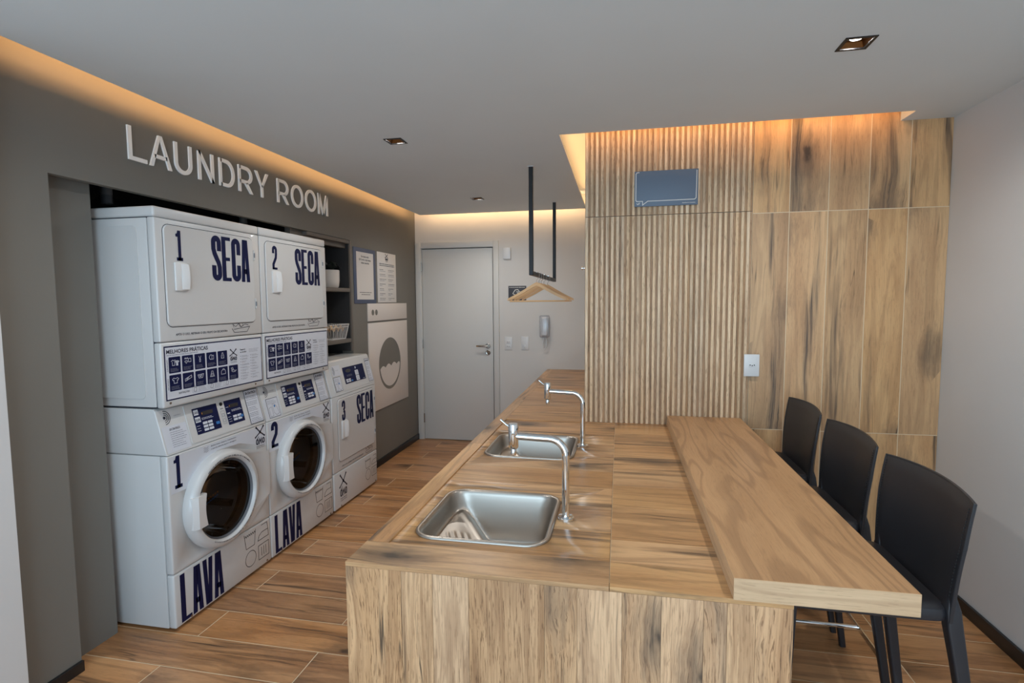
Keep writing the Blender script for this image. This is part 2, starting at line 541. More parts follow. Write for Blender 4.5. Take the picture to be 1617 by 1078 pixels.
class Print:
    """thin print or sticker on a plane: o + a*U + b*V, raised by lift along U x V"""

    def __init__(s, o=(0, 0, 0), U=(0, 1, 0), V=(0, 0, 1), lift=0.0008):
        s.o, s.U, s.V = Vector(o), Vector(U).normalized(), Vector(V).normalized()
        s.N = s.U.cross(s.V)
        s.b = MB()
        s.lift = lift
        s.k = 0.0

    def P(s, a, b):
        return s.o + s.U * a + s.V * b + s.N * (s.lift + s.k)

    def up(s, d=0.0005):
        s.k += d
        return s

    def poly(s, pts, m):
        s.b.poly([s.P(*p) for p in pts], m)
        return s

    def rect(s, x0, y0, x1, y1, m, r=0.0):
        if r:
            return s.poly([((x0 + x1) / 2 + p, (y0 + y1) / 2 + q) for p, q in rrect((x1 - x0) / 2, (y1 - y0) / 2, r, 4)], m)
        return s.poly([(x0, y0), (x1, y0), (x1, y1), (x0, y1)], m)

    def stroke(s, pts, w, m, closed=False):
        pts = [p for i, p in enumerate(pts) if i == 0 or math.hypot(p[0] - pts[i - 1][0], p[1] - pts[i - 1][1]) > 1e-5]
        n = len(pts)
        L, R = [], []
        for i in range(n):
            x, y = pts[i]
            dirs = []
            if i > 0 or closed:
                a = pts[i - 1]
                dirs.append((x - a[0], y - a[1]))
            if i < n - 1 or closed:
                a = pts[(i + 1) % n]
                dirs.append((a[0] - x, a[1] - y))
            nn = []
            for dx, dy in dirs:
                q = math.hypot(dx, dy) or 1e-9
                nn.append((-dy / q, dx / q))
            mx_, my_ = sum(p[0] for p in nn), sum(p[1] for p in nn)
            q = math.hypot(mx_, my_) or 1e-9
            mx_, my_ = mx_ / q, my_ / q
            k = (w / 2) / max(0.4, mx_ * nn[0][0] + my_ * nn[0][1])
            L.append((x + mx_ * k, y + my_ * k))
            R.append((x - mx_ * k, y - my_ * k))
        for i in range(n if closed else n - 1):
            j = (i + 1) % n
            s.poly([R[i], R[j], L[j], L[i]], m)
        return s

    def frame(s, x0, y0, x1, y1, w, m, r=0.0):
        if r:
            return s.stroke([((x0 + x1) / 2 + p, (y0 + y1) / 2 + q) for p, q in rrect((x1 - x0) / 2, (y1 - y0) / 2, r, 4)], w, m, True)
        h = w / 2
        return s.stroke([(x0 + h, y0 + h), (x1 - h, y0 + h), (x1 - h, y1 - h), (x0 + h, y1 - h)], w, m, True)

    def disc(s, x, y, r, m, n=20, ry=None):
        return s.poly([(x + r * math.cos(2 * PI * i / n), y + (ry or r) * math.sin(2 * PI * i / n)) for i in range(n)], m)

    def ring(s, x, y, r, w, m, n=32):
        return s.stroke([(x + r * math.cos(2 * PI * i / n), y + r * math.sin(2 * PI * i / n)) for i in range(n)], w, m, True)

    def arc(s, x, y, r, a0, a1, w, m, n=10):
        return s.stroke([(x + r * math.cos(math.radians(a0 + (a1 - a0) * i / n)), y + r * math.sin(math.radians(a0 + (a1 - a0) * i / n))) for i in range(n + 1)], w, m)

    def text(s, body, x, y, h, m, width=None, bold=0.0, align='L', rot=0.0):
        vs, fs = text2d(body, bold)
        if not vs:
            return s
        x0, x1 = min(v[0] for v in vs), max(v[0] for v in vs)
        k = h / CAP
        kx = width / (x1 - x0) if width else k
        tw = (x1 - x0) * kx
        dx = {'L': 0, 'C': -tw / 2, 'R': -tw}[align]
        ca, sa = math.cos(rot), math.sin(rot)
        bv = []
        for a, b in vs:
            p, q = (a - x0) * kx + dx, b * k
            bv.append(s.b.bm.verts.new(s.P(x + p * ca - q * sa, y + p * sa + q * ca)))
        i = s.b.mi(m)
        for f in fs:
            s.b.face([bv[q] for q in f], i)
        return s

    def lines(s, x0, y0, x1, n, step, m, h=0.0022, seed=1, ragged=0.35):
        """rows of print too small to read"""
        rg = random.Random(seed)
        for i in range(n):
            x, y = x0, y0 - i * step
            end = x1 - rg.random() * ragged * (x1 - x0)
            while x < end - h:
                q = min(end, x + h * (2 + rg.random() * 5))
                s.rect(x, y, q, y + h, m)
                x = q + h * 0.8
        return s

    # ---- bold condensed lettering
    def glyph(s, ch, x, y, w, h, m):
        t = w * 0.43          # stroke
        R = lambda a, b, c, d: s.rect(x + a * w, y + b * h, x + c * w, y + d * h, m)
        Q = lambda *p: s.poly([(x + a * w, y + b * h) for a, b in p], m)
        th = t / h
        hb = th * 0.62         # horizontal stroke as a share of the height
        e = t / w
        cx = x + w / 2
        r = (w - t) / 2
        arc = lambda yc, a0, a1: [(cx + r * math.cos(math.radians(a0 + (a1 - a0) * i / 10)), yc + r * math.sin(math.radians(a0 + (a1 - a0) * i / 10))) for i in range(11)]
        top, bot = y + h - r - t / 2, y + r + t / 2
        if ch == 'E':
            R(0, 0, e, 1); R(e, 0, 0.95, hb); R(e, 1 - hb, 0.95, 1); R(e, 0.5 - hb / 2, 0.86, 0.5 + hb / 2)
        elif ch == 'L':
            R(0, 0, e, 1); R(e, 0, 0.95, hb)
        elif ch == 'C':
            s.stroke([(x + w - t / 2, y + h * 0.62)] + arc(top, 0, 180) + arc(bot, 180, 360) + [(x + w - t / 2, y + h * 0.38)], t, m)
        elif ch == 'S':
            s.stroke([(x + w - t / 2, y + h * 0.66)] + arc(top, 0, 180) + [(x + t / 2, y + h * 0.70), (x + t / 2 + 0.10 * w, y + h * 0.60), (x + w - t / 2 - 0.10 * w, y + h * 0.40), (x + w - t / 2, y + h * 0.30)] + arc(bot, 0, -180) + [(x + t / 2, y + h * 0.34)], t, m)
        elif ch == 'A':
            Q((0, 0), (0.40, 0), (0.53, 0.78), (0.53, 1), (0.20, 1)); Q((1, 0), (0.80, 1), (0.47, 1), (0.47, 0.78), (0.60, 0)); R(0.30, 0.19, 0.70, 0.31)
        elif ch == 'V':
            Q((0.20, 0), (0.53, 0), (0.53, 0.22), (0.40, 1), (0, 1)); Q((0.80, 0), (1, 1), (0.60, 1), (0.47, 0.22), (0.47, 0))
        elif ch == '1':
            R(0.30, 0, 0.76, 1); R(0.04, 0, 1, 0.11); Q((0.0, 0.79), (0.30, 0.79), (0.30, 1.0), (0.20, 0.90), (0.0, 0.88))
        elif ch == '2':
            s.stroke([(x + t / 2, y + h * 0.68)] + arc(top, 180, 0) + [(x + w - t / 2, y + h * 0.66), (x + w * 0.72, y + h * 0.50), (x + t / 2, y + h * 0.22), (x + t / 2, y)], t, m)
            R(0, 0, 1, hb)
        elif ch == '3':
            s.stroke([(x + t / 2, y + h * 0.70)] + arc(top, 180, 0) + [(x + w - t / 2, y + h * 0.62), (x + w * 0.5, y + h * 0.52)], t, m)
            s.stroke([(x + w * 0.5, y + h * 0.50), (x + w - t / 2, y + h * 0.42)] + arc(bot, 0, -180) + [(x + t / 2, y + h * 0.32)], t, m)
        return s

    def word(s, txt, x0, y0, x1, y1, m, gap=0.10):
        n = len(txt)
        cw = (x1 - x0) / (n + gap * (n - 1))
        for i, ch in enumerate(txt):
            s.glyph(ch, x0 + i * cw * (1 + gap), y0, cw, y1 - y0, m)
        return s

    def splash(s, x, y, w, h, m):
        """splash figure over three block letters and two small lines"""
        cy = y + h * 0.72
        sx, sy = w * 0.55, h * 0.30
        for ax, ay, k in ((-0.75, 0.85, 1.0), (0.70, 0.80, 1.0), (-0.95, -0.62, 0.9), (0.85, -0.70, 0.9)):
            px, py = x + ax * sx, cy + ay * sy
            q = math.hypot(px - x, py - cy)
            nx, ny = -(py - cy) / q * w * 0.045, (px - x) / q * w * 0.045
            s.poly([(x - nx, cy - ny), (px - nx * 1.2, py - ny * 1.2), (px + nx * 1.2, py + ny * 1.2), (x + nx, cy + ny)], m)
            s.disc(px, py, w * 0.085 * k, m, 10)
        s.disc(x, cy, w * 0.11, m, 10)
        b = y + h * 0.17
        lh, lw = h * 0.27, w * 0.29
        t = w * 0.105
        for q in (-1, 1):
            s.stroke([(x + q * w * 0.345 + a, b + lh / 2 + c) for a, c in rrect(lw / 2 - t / 2, lh / 2 - t / 2, lw * 0.3, 4)], t, m, True)
        s.poly([(x - w * 0.44, b + lh * 0.9), (x - w * 0.30, b + lh * 0.9), (x - w * 0.12, b + lh * 1.45), (x - w * 0.22, b + lh * 1.35)], m)
        s.stroke([(x - w * 0.135, b), (x - w * 0.105, b + lh * 0.95), (x, b + lh * 0.38), (x + w * 0.105, b + lh * 0.95), (x + w * 0.135, b)], t * 0.95, m)
        s.text('lavanderia', x, y + h * 0.075, h * 0.050, m, width=w * 0.92, align='C', bold=0.01)
        s.text('compartilhada', x, y, h * 0.045, m, width=w * 0.92, align='C')
        return s

    def care(s, x0, y0, x1, y1, m, w=0.0032):
        """washtub, iron, circle and drip-dry square"""
        W, H = (x1 - x0), (y1 - y0)
        px, py = W * 0.46, H * 0.44
        X, Y = x0, y1 - py
        s.stroke([(X, Y + py), (X + px * 0.14, Y), (X + px * 0.86, Y), (X + px, Y + py)], w, m)
        s.stroke([(X + px * (0.03 + 0.94 * i / 12), Y + py * (0.80 + (0.10 if (i // 1) % 2 else -0.04))) for i in range(13)], w, m)
        X = x1 - px
        s.stroke([(X + px * 0.34, Y + py), (X + px * 0.90, Y + py), (X + px, Y + py * 0.06), (X, Y + py * 0.06), (X + px * 0.12, Y + py * 0.36), (X + px * 0.36, Y + py * 0.52), (X + px * 0.95, Y + py * 0.52)], w, m)
        s.ring(x0 + px * 0.5, y0 + py * 0.5, px * 0.46, w, m)
        X, Y = x1 - px, y0
        s.frame(X, Y, X + px, Y + py, w, m)
        for q in (0.30, 0.5, 0.70):
            s.stroke([(X + px * q, Y + py * 0.2), (X + px * q, Y + py * 0.8)], w, m)
        return s

    def build(s, name, parent=None):
        me = bpy.data.meshes.new(name)
        s.b.bm.to_mesh(me)
        s.b.bm.free()
        for q in s.b.mats:
            me.materials.append(q)
        return link(bpy.data.objects.new(name, me), parent)


def struct(o, label=None):
    o['kind'] = 'structure'
    if label:
        o['label'] = label
    return o


# ================================================================ THE ROOM
# floor: tiles 0.20 x 1.20 m laid across the room
b = MB()
b.box((-1.1, YREAR - 0.1, -0.08), (XR + 0.1, YB + 0.1, -0.0008), 'grout')
G = 0.0024
row = 0
y = -3.6
while y < YB:
    y1 = min(y + 0.2, YB)
    idx = round(y / 0.2)
    off = 0.11 if idx % 2 == 0 else 0.11 + 0.6
    x = off - 2.4
    while x < XR:
        xa, xb = max(x, -1.0), min(x + 1.2, XR)
        if xb - xa > 0.02:
            b.wbox((xa + G, y + G, -0.006), (xb - G, y1 - G, 0.0), 0, 'floor')
        x += 1.2
    y += 0.2
struct(b.build('floor'), 'wood-look tile floor')


def grid_slab(xs, ys, inside, z0, z1, m, name):
    b = MB()
    i = b.mi(m)
    vt = {}

    def V(a, c, z):
        k = (a, c, z)
        if k not in vt:
            vt[k] = b.bm.verts.new((xs[a], ys[c], z))
        return vt[k]
    ok = lambda a, c: 0 <= a < len(xs) - 1 and 0 <= c < len(ys) - 1 and inside((xs[a] + xs[a + 1]) / 2, (ys[c] + ys[c + 1]) / 2)
    for a in range(len(xs) - 1):
        for c in range(len(ys) - 1):
            if not ok(a, c):
                continue
            q = [(a, c), (a + 1, c), (a + 1, c + 1), (a, c + 1)]
            b.face([V(*p, z0) for p in q[::-1]], i)
            b.face([V(*p, z1) for p in q], i)
            for (p, r), nb in (((q[0], q[1]), (a, c - 1)), ((q[1], q[2]), (a + 1, c)), ((q[2], q[3]), (a, c + 1)), ((q[3], q[0]), (a - 1, c))):
                if not ok(*nb):
                    b.face([V(*p, z0), V(*r, z0), V(*r, z1), V(*p, z1)], i)
    return b.build(name)


DL = [(2.775, 0.168), (0.735, 0.890), (0.744, 2.615), (0.735, -0.830), (2.775, -1.550)]           # downlight centres; last two are unseen, added to brighten the room
DH = 0.045                                                     # half size of the hole
XCL, YCB, XSL, YSL, XSE = -0.066, 3.345, 1.640, 0.978, 3.352   # edges of the dropped ceiling
xs = sorted({XN - 0.01, XCL, XSL, XSE, XR} | {x + d for x, _ in DL for d in (-DH, DH)})
ys = sorted({YREAR, YN, YSL, YS, YCB} | {y + d for _, y in DL for d in (-DH, DH)})


def in_ceiling(x, y):
    for a, c in DL:
        if abs(x - a) < DH and abs(y - c) < DH:
            return False
    if x < XCL:
        return False
    if y < YSL:
        return True
    if y < YS:
        return x < XSL or x > XSE
    return x < XSL


struct(grid_slab(xs, ys, in_ceiling, ZC, ZC + 0.018, 'ceil', 'ceiling'), 'white dropped ceiling with cove slots')
b = MB()
b.box((-1.1, YREAR - 0.1, ZT), (XR + 0.1, YB + 0.1, ZT + 0.1), 'ceil')
struct(b.build('ceiling'), 'upper ceiling above the cove slots')
b = MB()
b.box((XSE, YS - 0.15, ZC + 0.018), (XSE + 0.012, YS, ZT), 'ceil')
struct(b.build('trim_1'), 'end stop of the cove slot')

# left wall with the laundry niche
NY0, NY1, NZ = -0.283, 2.080, 2.000
b = MB()
b.box((XW - 0.10, YN - 0.02, 0), (XW, NY0, ZT), 'taupe')
b.box((XW - 0.035, NY0, NZ), (XW, NY1, ZT), 'taupe')
b.box((XW - 0.10, NY1, 0), (XW, YB, ZT), 'taupe')
b.box((-0.36, NY0 - 0.10, 0), (-0.27, -0.045, NZ + 0.10), 'taupe')       # stepped-back pier beside the first washer
struct(b.build('wall_left'), 'taupe wall around the laundry niche')
b = MB()
b.box((-1.05, -0.60, 0), (-0.98, NY1 + 0.06, ZT), 'niche')
b.box((-0.98, -0.14, 0), (-0.36, -0.045, ZT), 'niche')
b.box((-0.98, NY1 + 0.006, 0), (XW - 0.10, NY1 + 0.05, ZT), 'niche')
b.box((-0.98, -0.14, ZT - 0.02), (XW - 0.035, NY1 + 0.05, ZT), 'niche')
b.box((XW - 0.075, 1.312, 1.935), (XW - 0.035, NY1, 2.02), 'shelf')
struct(b.build('wall_niche'), 'dark inside of the laundry niche')
b = MB()
b.box((-1.05, YREAR, 0), (XN, YN, ZT), 'light')
struct(b.build('wall_left'), 'light grey nearer stretch of the left wall')
# back, right and rear walls
DX0, DX1, DZ = -0.112, 0.672, 2.062
b = MB()
b.box((-1.0, YB, DZ + 0.012), (XR + 0.1, YB + 0.12, ZT), 'grey')
b.box((DX1 + 0.012, YB, 0), (XR + 0.1, YB + 0.12, DZ + 0.012), 'grey')
b.box((-1.0, YB, 0), (DX0 - 0.012, YB + 0.12, DZ + 0.012), 'grey')
struct(b.build('wall_back'), 'grey back wall with the door')
b = MB()
b.box((XR, YREAR - 0.1, 0), (XR + 0.12, YB, ZT), 'light')
struct(b.build('wall_right'), 'light grey right wall')
b = MB()
b.box((-1.05, YREAR - 0.12, 0), (WINX0, YREAR, ZT), 'light')
b.box((WINX1, YREAR - 0.12, 0), (XR, YREAR, ZT), 'light')
b.box((WINX0, YREAR - 0.12, 0), (WINX1, YREAR, WINZ0), 'light')
b.box((WINX0, YREAR - 0.12, WINZ1), (WINX1, YREAR, ZT), 'light')
struct(b.build('wall_rear'), 'wall behind the viewer with a wide window')
b = MB()
for x0, x1 in ((WINX0, WINX0 + 0.05), (WINX1 - 0.05, WINX1), ((WINX0 + WINX1) / 2 - 0.04, (WINX0 + WINX1) / 2 + 0.04)):
    b.box((x0, YREAR - 0.09, WINZ0), (x1, YREAR - 0.04, WINZ1), 'door')
for z0, z1 in ((WINZ0, WINZ0 + 0.05), (WINZ1 - 0.05, WINZ1)):
    b.box((WINX0, YREAR - 0.09, z0), (WINX1, YREAR - 0.04, z1), 'door')
struct(b.build('window_1'), 'window frame behind the viewer')

# partition block with the wood cladding
b = MB()
b.box((XS + 0.004, YS + 0.012, 0), (XR, YB, ZT), 'grey')
b.box((XS + 0.004, YS + 0.006, 0), (XR, YS + 0.012, ZT), 'grey')
b.box((2.6625, YS - 0.0028, 0.001), (XR - 0.001, YS + 0.0059, ZT - 0.001), 'grout')
xj = [2.662, 2.845, 3.033, 3.222, 3.406, XR]
for a, c in zip(xj, xj[1:]):
    for z0, z1 in ((0, 0.787), (0.787, 1.957), (1.957, ZT)):
        b.wbox((a + 0.002, YS - 0.004, z0 + 0.002), (c - 0.002, YS + 0.008, z1 - 0.002), 2, 'tile')
struct(b.build('wall_partition'), 'partition wall clad in tall wood-look tiles')

# slatted panel
t = thing('slatted_panel', 'light oak ribbed slat panel behind the slate blue board, beside the tall tiles', 'wall panel', (XS, YS, HC + 0.001))
for nm, z0, z1 in (('slat_board', 0.0, 1.965 - HC), ('slat_board', 1.968 - HC, ZT - HC - 0.003)):
    b = MB()
    n = 31
    pitch = (2.660 - XS) / n
    for q in range(n):
        x0 = q * pitch
        sd = (random.random(), random.random())
        b.wbox((x0, -0.010, z0), (x0 + pitch, 0.004, z1), 2, 'groove', sd)
        b.wbox((x0 + pitch * 0.08, -0.0155, z0), (x0 + pitch * 0.58, -0.0095, z1), 2, 'rib')
    b.build(nm, t)

# baseboards
b = MB()
b.box((XW, NY1 + 0.32, 0), (XW + 0.014, YB, 0.062), 'black', 0.002)
b.box((XW, YN, 0), (XW + 0.014, NY0, 0.045), 'black', 0.002)
struct(b.build('baseboard_left'))
b = MB()
b.box((XR - 0.014, YREAR, 0), (XR, YS, 0.062), 'black', 0.002)
struct(b.build('baseboard_right'))
b = MB()
b.box((0.735, YB - 0.012, 0), (1.24, YB, 0.062), 'black', 0.002)
struct(b.build('baseboard_back'))

# door
t = thing('door_1', 'plain white door with silver lever handle in the back wall', 'door', (DX0, YB, 0))
t['kind'] = 'structure'
L = DX1 - DX0
b = MB()
b.box((0.004, -0.004, 0.006), (L - 0.006, 0.036, DZ - 0.008), 'door', 0.002)
leaf = b.build('door_leaf', t)
b = MB()
for x0, x1, z0, z1 in ((-0.067, -0.004, 0, 2.125), (L + 0.004, L + 0.062, 0, 2.125), (-0.004, L + 0.004, DZ + 0.002, 2.125)):
    b.box((x0, -0.022, z0), (x1, 0.0, z1), 'door', 0.003)
for x0, x1, z0, z1 in ((-0.012, 0.0, 0, DZ + 0.01), (L, L + 0.012, 0, DZ + 0.01), (0.0, L, DZ, DZ + 0.010)):
    b.box((x0, -0.004, z0), (x1, 0.10, z1), 'door')
b.box((0, 0.045, 0), (L, 0.06, DZ), 'blackrub')
b.build('door_frame', t)
for z in (0.235, 1.045, 1.87):
    b = MB()
    b.lathe([(0.007, -0.05), (0.007, 0.05)], (0.000, -0.012, z), (0, 0, 1), 'nickel', 12, True, True)
    b.build('hinge', t)
b = MB()
hx, hz = L - 0.062, 1.030
b.lathe([(0.026, 0.0), (0.026, 0.007), (0.022, 0.010), (0.0001, 0.010)], (hx, -0.004, hz), (0, -1, 0), 'nickel', 24)
b.lathe([(0.010, 0.0), (0.010, 0.045)], (hx, -0.012, hz), (0, -1, 0), 'nickel', 16)
b.tube([(hx + 0.008, -0.052, hz), (hx - 0.02, -0.056, hz), (hx - 0.07, -0.056, hz), (hx - 0.115, -0.052, hz)], [0.010, 0.011, 0.010, 0.009], 'nickel', 12)
b.build('door_handle', leaf)
b = MB()
b.lathe([(0.026, 0.0), (0.026, 0.007), (0.021, 0.010), (0.012, 0.008), (0.0001, 0.014)], (hx, -0.004, hz - 0.072), (0, -1, 0), 'nickel', 24)
b.build('keyhole', leaf)

# ================================================================ CABINET SHELVES IN THE NICHE
t = thing('niche_shelf', 'taupe open wall shelving above dryer 3 holding the plant and basket', 'shelf', (XW, 2.054, 0))
b = MB()
b.box((-0.42, 0.0, 1.10), (-0.010, 0.024, NZ - 0.002), 'niche')
b.box((-0.010, 0.0, 1.10), (0.004, 0.024, NZ - 0.002), 'shelf', 0.001)
b.build('side_panel', t)
for z in (1.582, 1.174):
    b = MB()
    b.box((-0.42, -0.60, z), (0.0, -0.001, z + 0.030), 'shelf', 0.001)
    b.build('shelf_board', t)
b = MB()
b.box((-0.42, -0.60, NZ - 0.030), (0.002, -0.001, NZ - 0.003), 'shelf', 0.001)
b.build('top_board', t)
b = MB()
b.box((-0.436, -0.62, 1.10), (-0.421, 0.024, NZ - 0.003), 'niche')
b.build('back_panel', t)

t = thing('potted_plant', 'dark leafy plant in a white pot on a niche shelf', 'potted plant', (-0.300, 1.940, 1.6125))
b = MB()
b.lathe([(0.0001, 0), (0.060, 0), (0.070, 0.012), (0.076, 0.06), (0.077, 0.138), (0.074, 0.142), (0.070, 0.138), (0.068, 0.12)], (0, 0, 0), (0, 0, 1), 'pot', 40)
b.build('pot', t)
b = MB()
b.lathe([(0.069, 0.121), (0.03, 0.126), (0.0001, 0.128)], (0, 0, 0), (0, 0, 1), 'soil', 24)
b.build('soil', t)
b = MB()
rg = random.Random(4)
for q in range(26):
    a = rg.random() * 2 * PI
    ln = 0.055 + rg.random() * 0.065
    d = Vector((math.cos(a) * 0.8, math.sin(a), 0))
    sd = Vector((-d.y, d.x, 0))
    p0 = Vector((d.x * 0.02, d.y * 0.02, 0.126))
    hgt = 0.05 + rg.random() * 0.06
    L_, R_ = [], []
    for j in range(7):
        s_ = j / 6
        p = p0 + d * ln * s_ + Vector((0, 0, hgt * math.sin(s_ * 2.4) * (1.0 - 0.35 * s_)))
        wd = 0.016 * math.sin(PI * min(1, 0.15 + s_ * 0.85)) + 0.001
        L_.append(p + sd * wd)
        R_.append(p - sd * wd + Vector((0, 0, 0.001)))
    for j in range(6):
        b.poly([L_[j], L_[j + 1], R_[j + 1], R_[j]], 'leaf')
b.build('foliage', t, weld=True)

t = thing('wire_basket', 'white wire basket holding a brown cloth, below the potted plant', 'basket', (-0.262, 1.885, 1.205))
b = MB()
tx, ty, bx, by, h = 0.080, 0.140, 0.062, 0.112, 0.118
top = [(p, q, h) for p, q in rrect(tx, ty, 0.02, 4)]
mid = [(p, q, h - 0.020) for p, q in rrect(tx - 0.003, ty - 0.004, 0.02, 4)]
bot = [(p, q, 0.003) for p, q in rrect(bx, by, 0.02, 4)]
b.tube(top, 0.0032, 'wire', 6, True)
b.build('rim', t)
b = MB()
b.tube(bot, 0.0028, 'wire', 6, True)
b.tube(mid, 0.0020, 'wire', 6, True)
for q in range(13):
    s_ = -1 + 2 * q / 12
    for sx in (-1, 1):
        b.tube([(sx * bx, s_ * by * 0.9, 0.003), (sx * tx, s_ * ty * 0.9, h)], 0.0018, 'wire', 5)
for q in range(8):
    s_ = -1 + 2 * q / 7
    for sy in (-1, 1):
        b.tube([(s_ * bx * 0.85, sy * by, 0.003), (s_ * tx * 0.85, sy * ty, h)], 0.0018, 'wire', 5)
    b.tube([(s_ * bx * 0.85, -by, 0.003), (s_ * bx * 0.85, by, 0.003)], 0.0018, 'wire', 5)
b.build('basket_frame', t)
b = MB()
n = 12
i = b.mi('hanger')
gv = [[b.bm.verts.new((-0.055 + 0.11 * p / n, -0.10 + 0.20 * q / n, 0.085 + 0.030 * math.sin(p * 1.3 + q * 0.6) * math.sin(q * 0.9))) for q in range(n + 1)] for p in range(n + 1)]
for p in range(n):
    for q in range(n):
        b.face([gv[p][q], gv[p + 1][q], gv[p + 1][q + 1], gv[p][q + 1]], i)
o = b.build('cloth', None, 80)
o.location = (-0.262, 1.885, 1.205)
tag(o, 'brown folded cloth lying inside the white wire basket', 'cloth')

# ducts behind the dryers
for yy, lab in ((0.205, 'grey exhaust duct with flared collar on top of dryer 1'), (1.165, 'grey exhaust duct rising behind the top of dryer 2')):
    t = thing('exhaust_duct', lab, 'duct', (-0.46, yy, 1.9195), 0, 'ducts above the stacked dryers')
    b = MB()
    b.lathe([(0.024, 0.06), (0.024, ZT - 1.9195)], (0, 0, 0), (0, 0, 1), 'duct', 24)
    b.build('pipe', t)
    b = MB()
    b.lathe([(0.085, 0.0), (0.080, 0.03), (0.060, 0.065), (0.034, 0.085), (0.026, 0.10)], (0, 0, 0), (0, 0, 1), 'wrap', 32)
    b.build('collar', t)

# ================================================================ LAUNDRY MACHINES
# local frame: x towards the room (0 = front), y to the right, z up
W = 0.684
DEP = 0.70


def side_relief(b, z0, z1):
    """pressed panel outline on both cabinet sides"""
    for yy, s_ in ((0.0, -1), (W, 1)):
        pts = rrect(0.27, (z1 - z0) / 2, 0.02, 4)
        P3 = [(-0.36 + p, yy + s_ * 0.0025, (z0 + z1) / 2 + q) for p, q in pts]
        if s_ > 0:
            P3 = P3[::-1]
        b.prism(P3, (0, -s_ * 0.004, 0), 'white')


def screws(t, pts):
    for y, z in pts:
        b = MB()
        b.lathe([(0.0055, 0), (0.0055, 0.002), (0.0035, 0.003), (0.0001, 0.0022)], (0.0, y, z), (1, 0, 0), 'nickel', 12)
        b.build('screw', t)


def cup_handle(t, y0, y1, z0, z1):
    """moulded door pull: a backing block with a scooped grip"""
    b = MB()
    b.box((0.004, y0, z0), (0.014, y1, z1), 'plastic', 0.003, 2)
    ym = y0 + (y1 - y0) * 0.46
    n = 9
    lp = []
    for q in range(n):
        s_ = q / (n - 1)
        z = z0 + 0.006 + (z1 - z0 - 0.012) * s_
        bulge = 0.005 * math.sin(PI * s_)
        lp.append([(0.012, ym, z), (0.014 + bulge * 0.4, ym, z), (0.019 + bulge, ym + 0.010, z), (0.024 + bulge, y1 - 0.007, z), (0.021 + bulge, y1, z), (0.012, y1, z)])
    b.rings(lp, 'plastic')
    return b.build('door_handle', t)


def raised_plate(b, y0, y1, z0, z1, r, x0, x1, m, bev=0.004):
    cy, cz = (y0 + y1) / 2, (z0 + z1) / 2
    hy, hz = (y1 - y0) / 2, (z1 - z0) / 2
    lp = [[(x0, cy + p, cz + q) for p, q in rrect(hy, hz, r, 6)],
          [(x1 - bev, cy + p, cz + q) for p, q in rrect(hy, hz, r, 6)],
          [(x1, cy + p, cz + q) for p, q in rrect(hy - bev, hz - bev, r - bev, 6)]]
    b.rings(lp, m, True, False, True)


def dryer_door(t, y0, y1, z0, z1, num, ny, nz, hy, hz, sy, sz):
    p = Print(lift=0.0006)
    p.rect(y0 - 0.003, z0 - 0.003, y1 + 0.003, z1 + 0.003, 'seam', 0.033)
    p.build('door_gasket', t)
    b = MB()
    raised_plate(b, y0, y1, z0, z1, 0.030, 0.0, 0.006, 'white')
    d = b.build('door', t)
    cup_handle(d, *hy, *hz)
    p = Print((0.006, 0, 0))
    p.glyph(num, ny[0], nz[0], ny[1] - ny[0], nz[1] - nz[0], 'navy')
    p.build('number', d)
    p = Print((0.006, 0, 0))
    p.word('SECA', sy[0], sz[0], sy[1], sz[1], 'navy', 0.05)
    p.build('lettering', d)
    for z in (z1 - 0.09, z0 + 0.10):
        b = MB()
        b.box((0.0, y1 + 0.001, z - 0.028), (0.008, y1 + 0.009, z + 0.028), 'white', 0.002, 1)
        b.lathe([(0.004, -0.012), (0.004, 0.012)], (0.007, y1 + 0.005, z), (0, 0, 1), 'rubber', 8, True, True)
        b.build('hinge', d)


def lint_note(p, y0, y1, z):
    p.text('APÓS O USO, RETIRAR O SEU FELPO DA SECADORA', y0, z, 0.0095, 'ink', width=y1 - y0, bold=0.012)


def tray_icon(p, x, z, w):
    p.stroke([(x, z + w * 0.16), (x + w * 0.12, z), (x + w * 0.84, z), (x + w, z + w * 0.20), (x + w * 0.1, z + w * 0.12)], 0.003, 'ink')
    p.stroke([(x + w * 0.1, z + w * 0.20), (x + w * 0.05, z + w * 0.32), (x + w * 0.2, z + w * 0.22), (x + w * 0.38, z + w * 0.34), (x + w * 0.52, z + w * 0.20), (x + w * 0.72, z + w * 0.30), (x + w * 0.92, z + w * 0.26)], 0.003, 'ink')
    p.ring(x + w * 0.50, z + w * 0.30, w * 0.10, 0.0025, 'ink', 12)


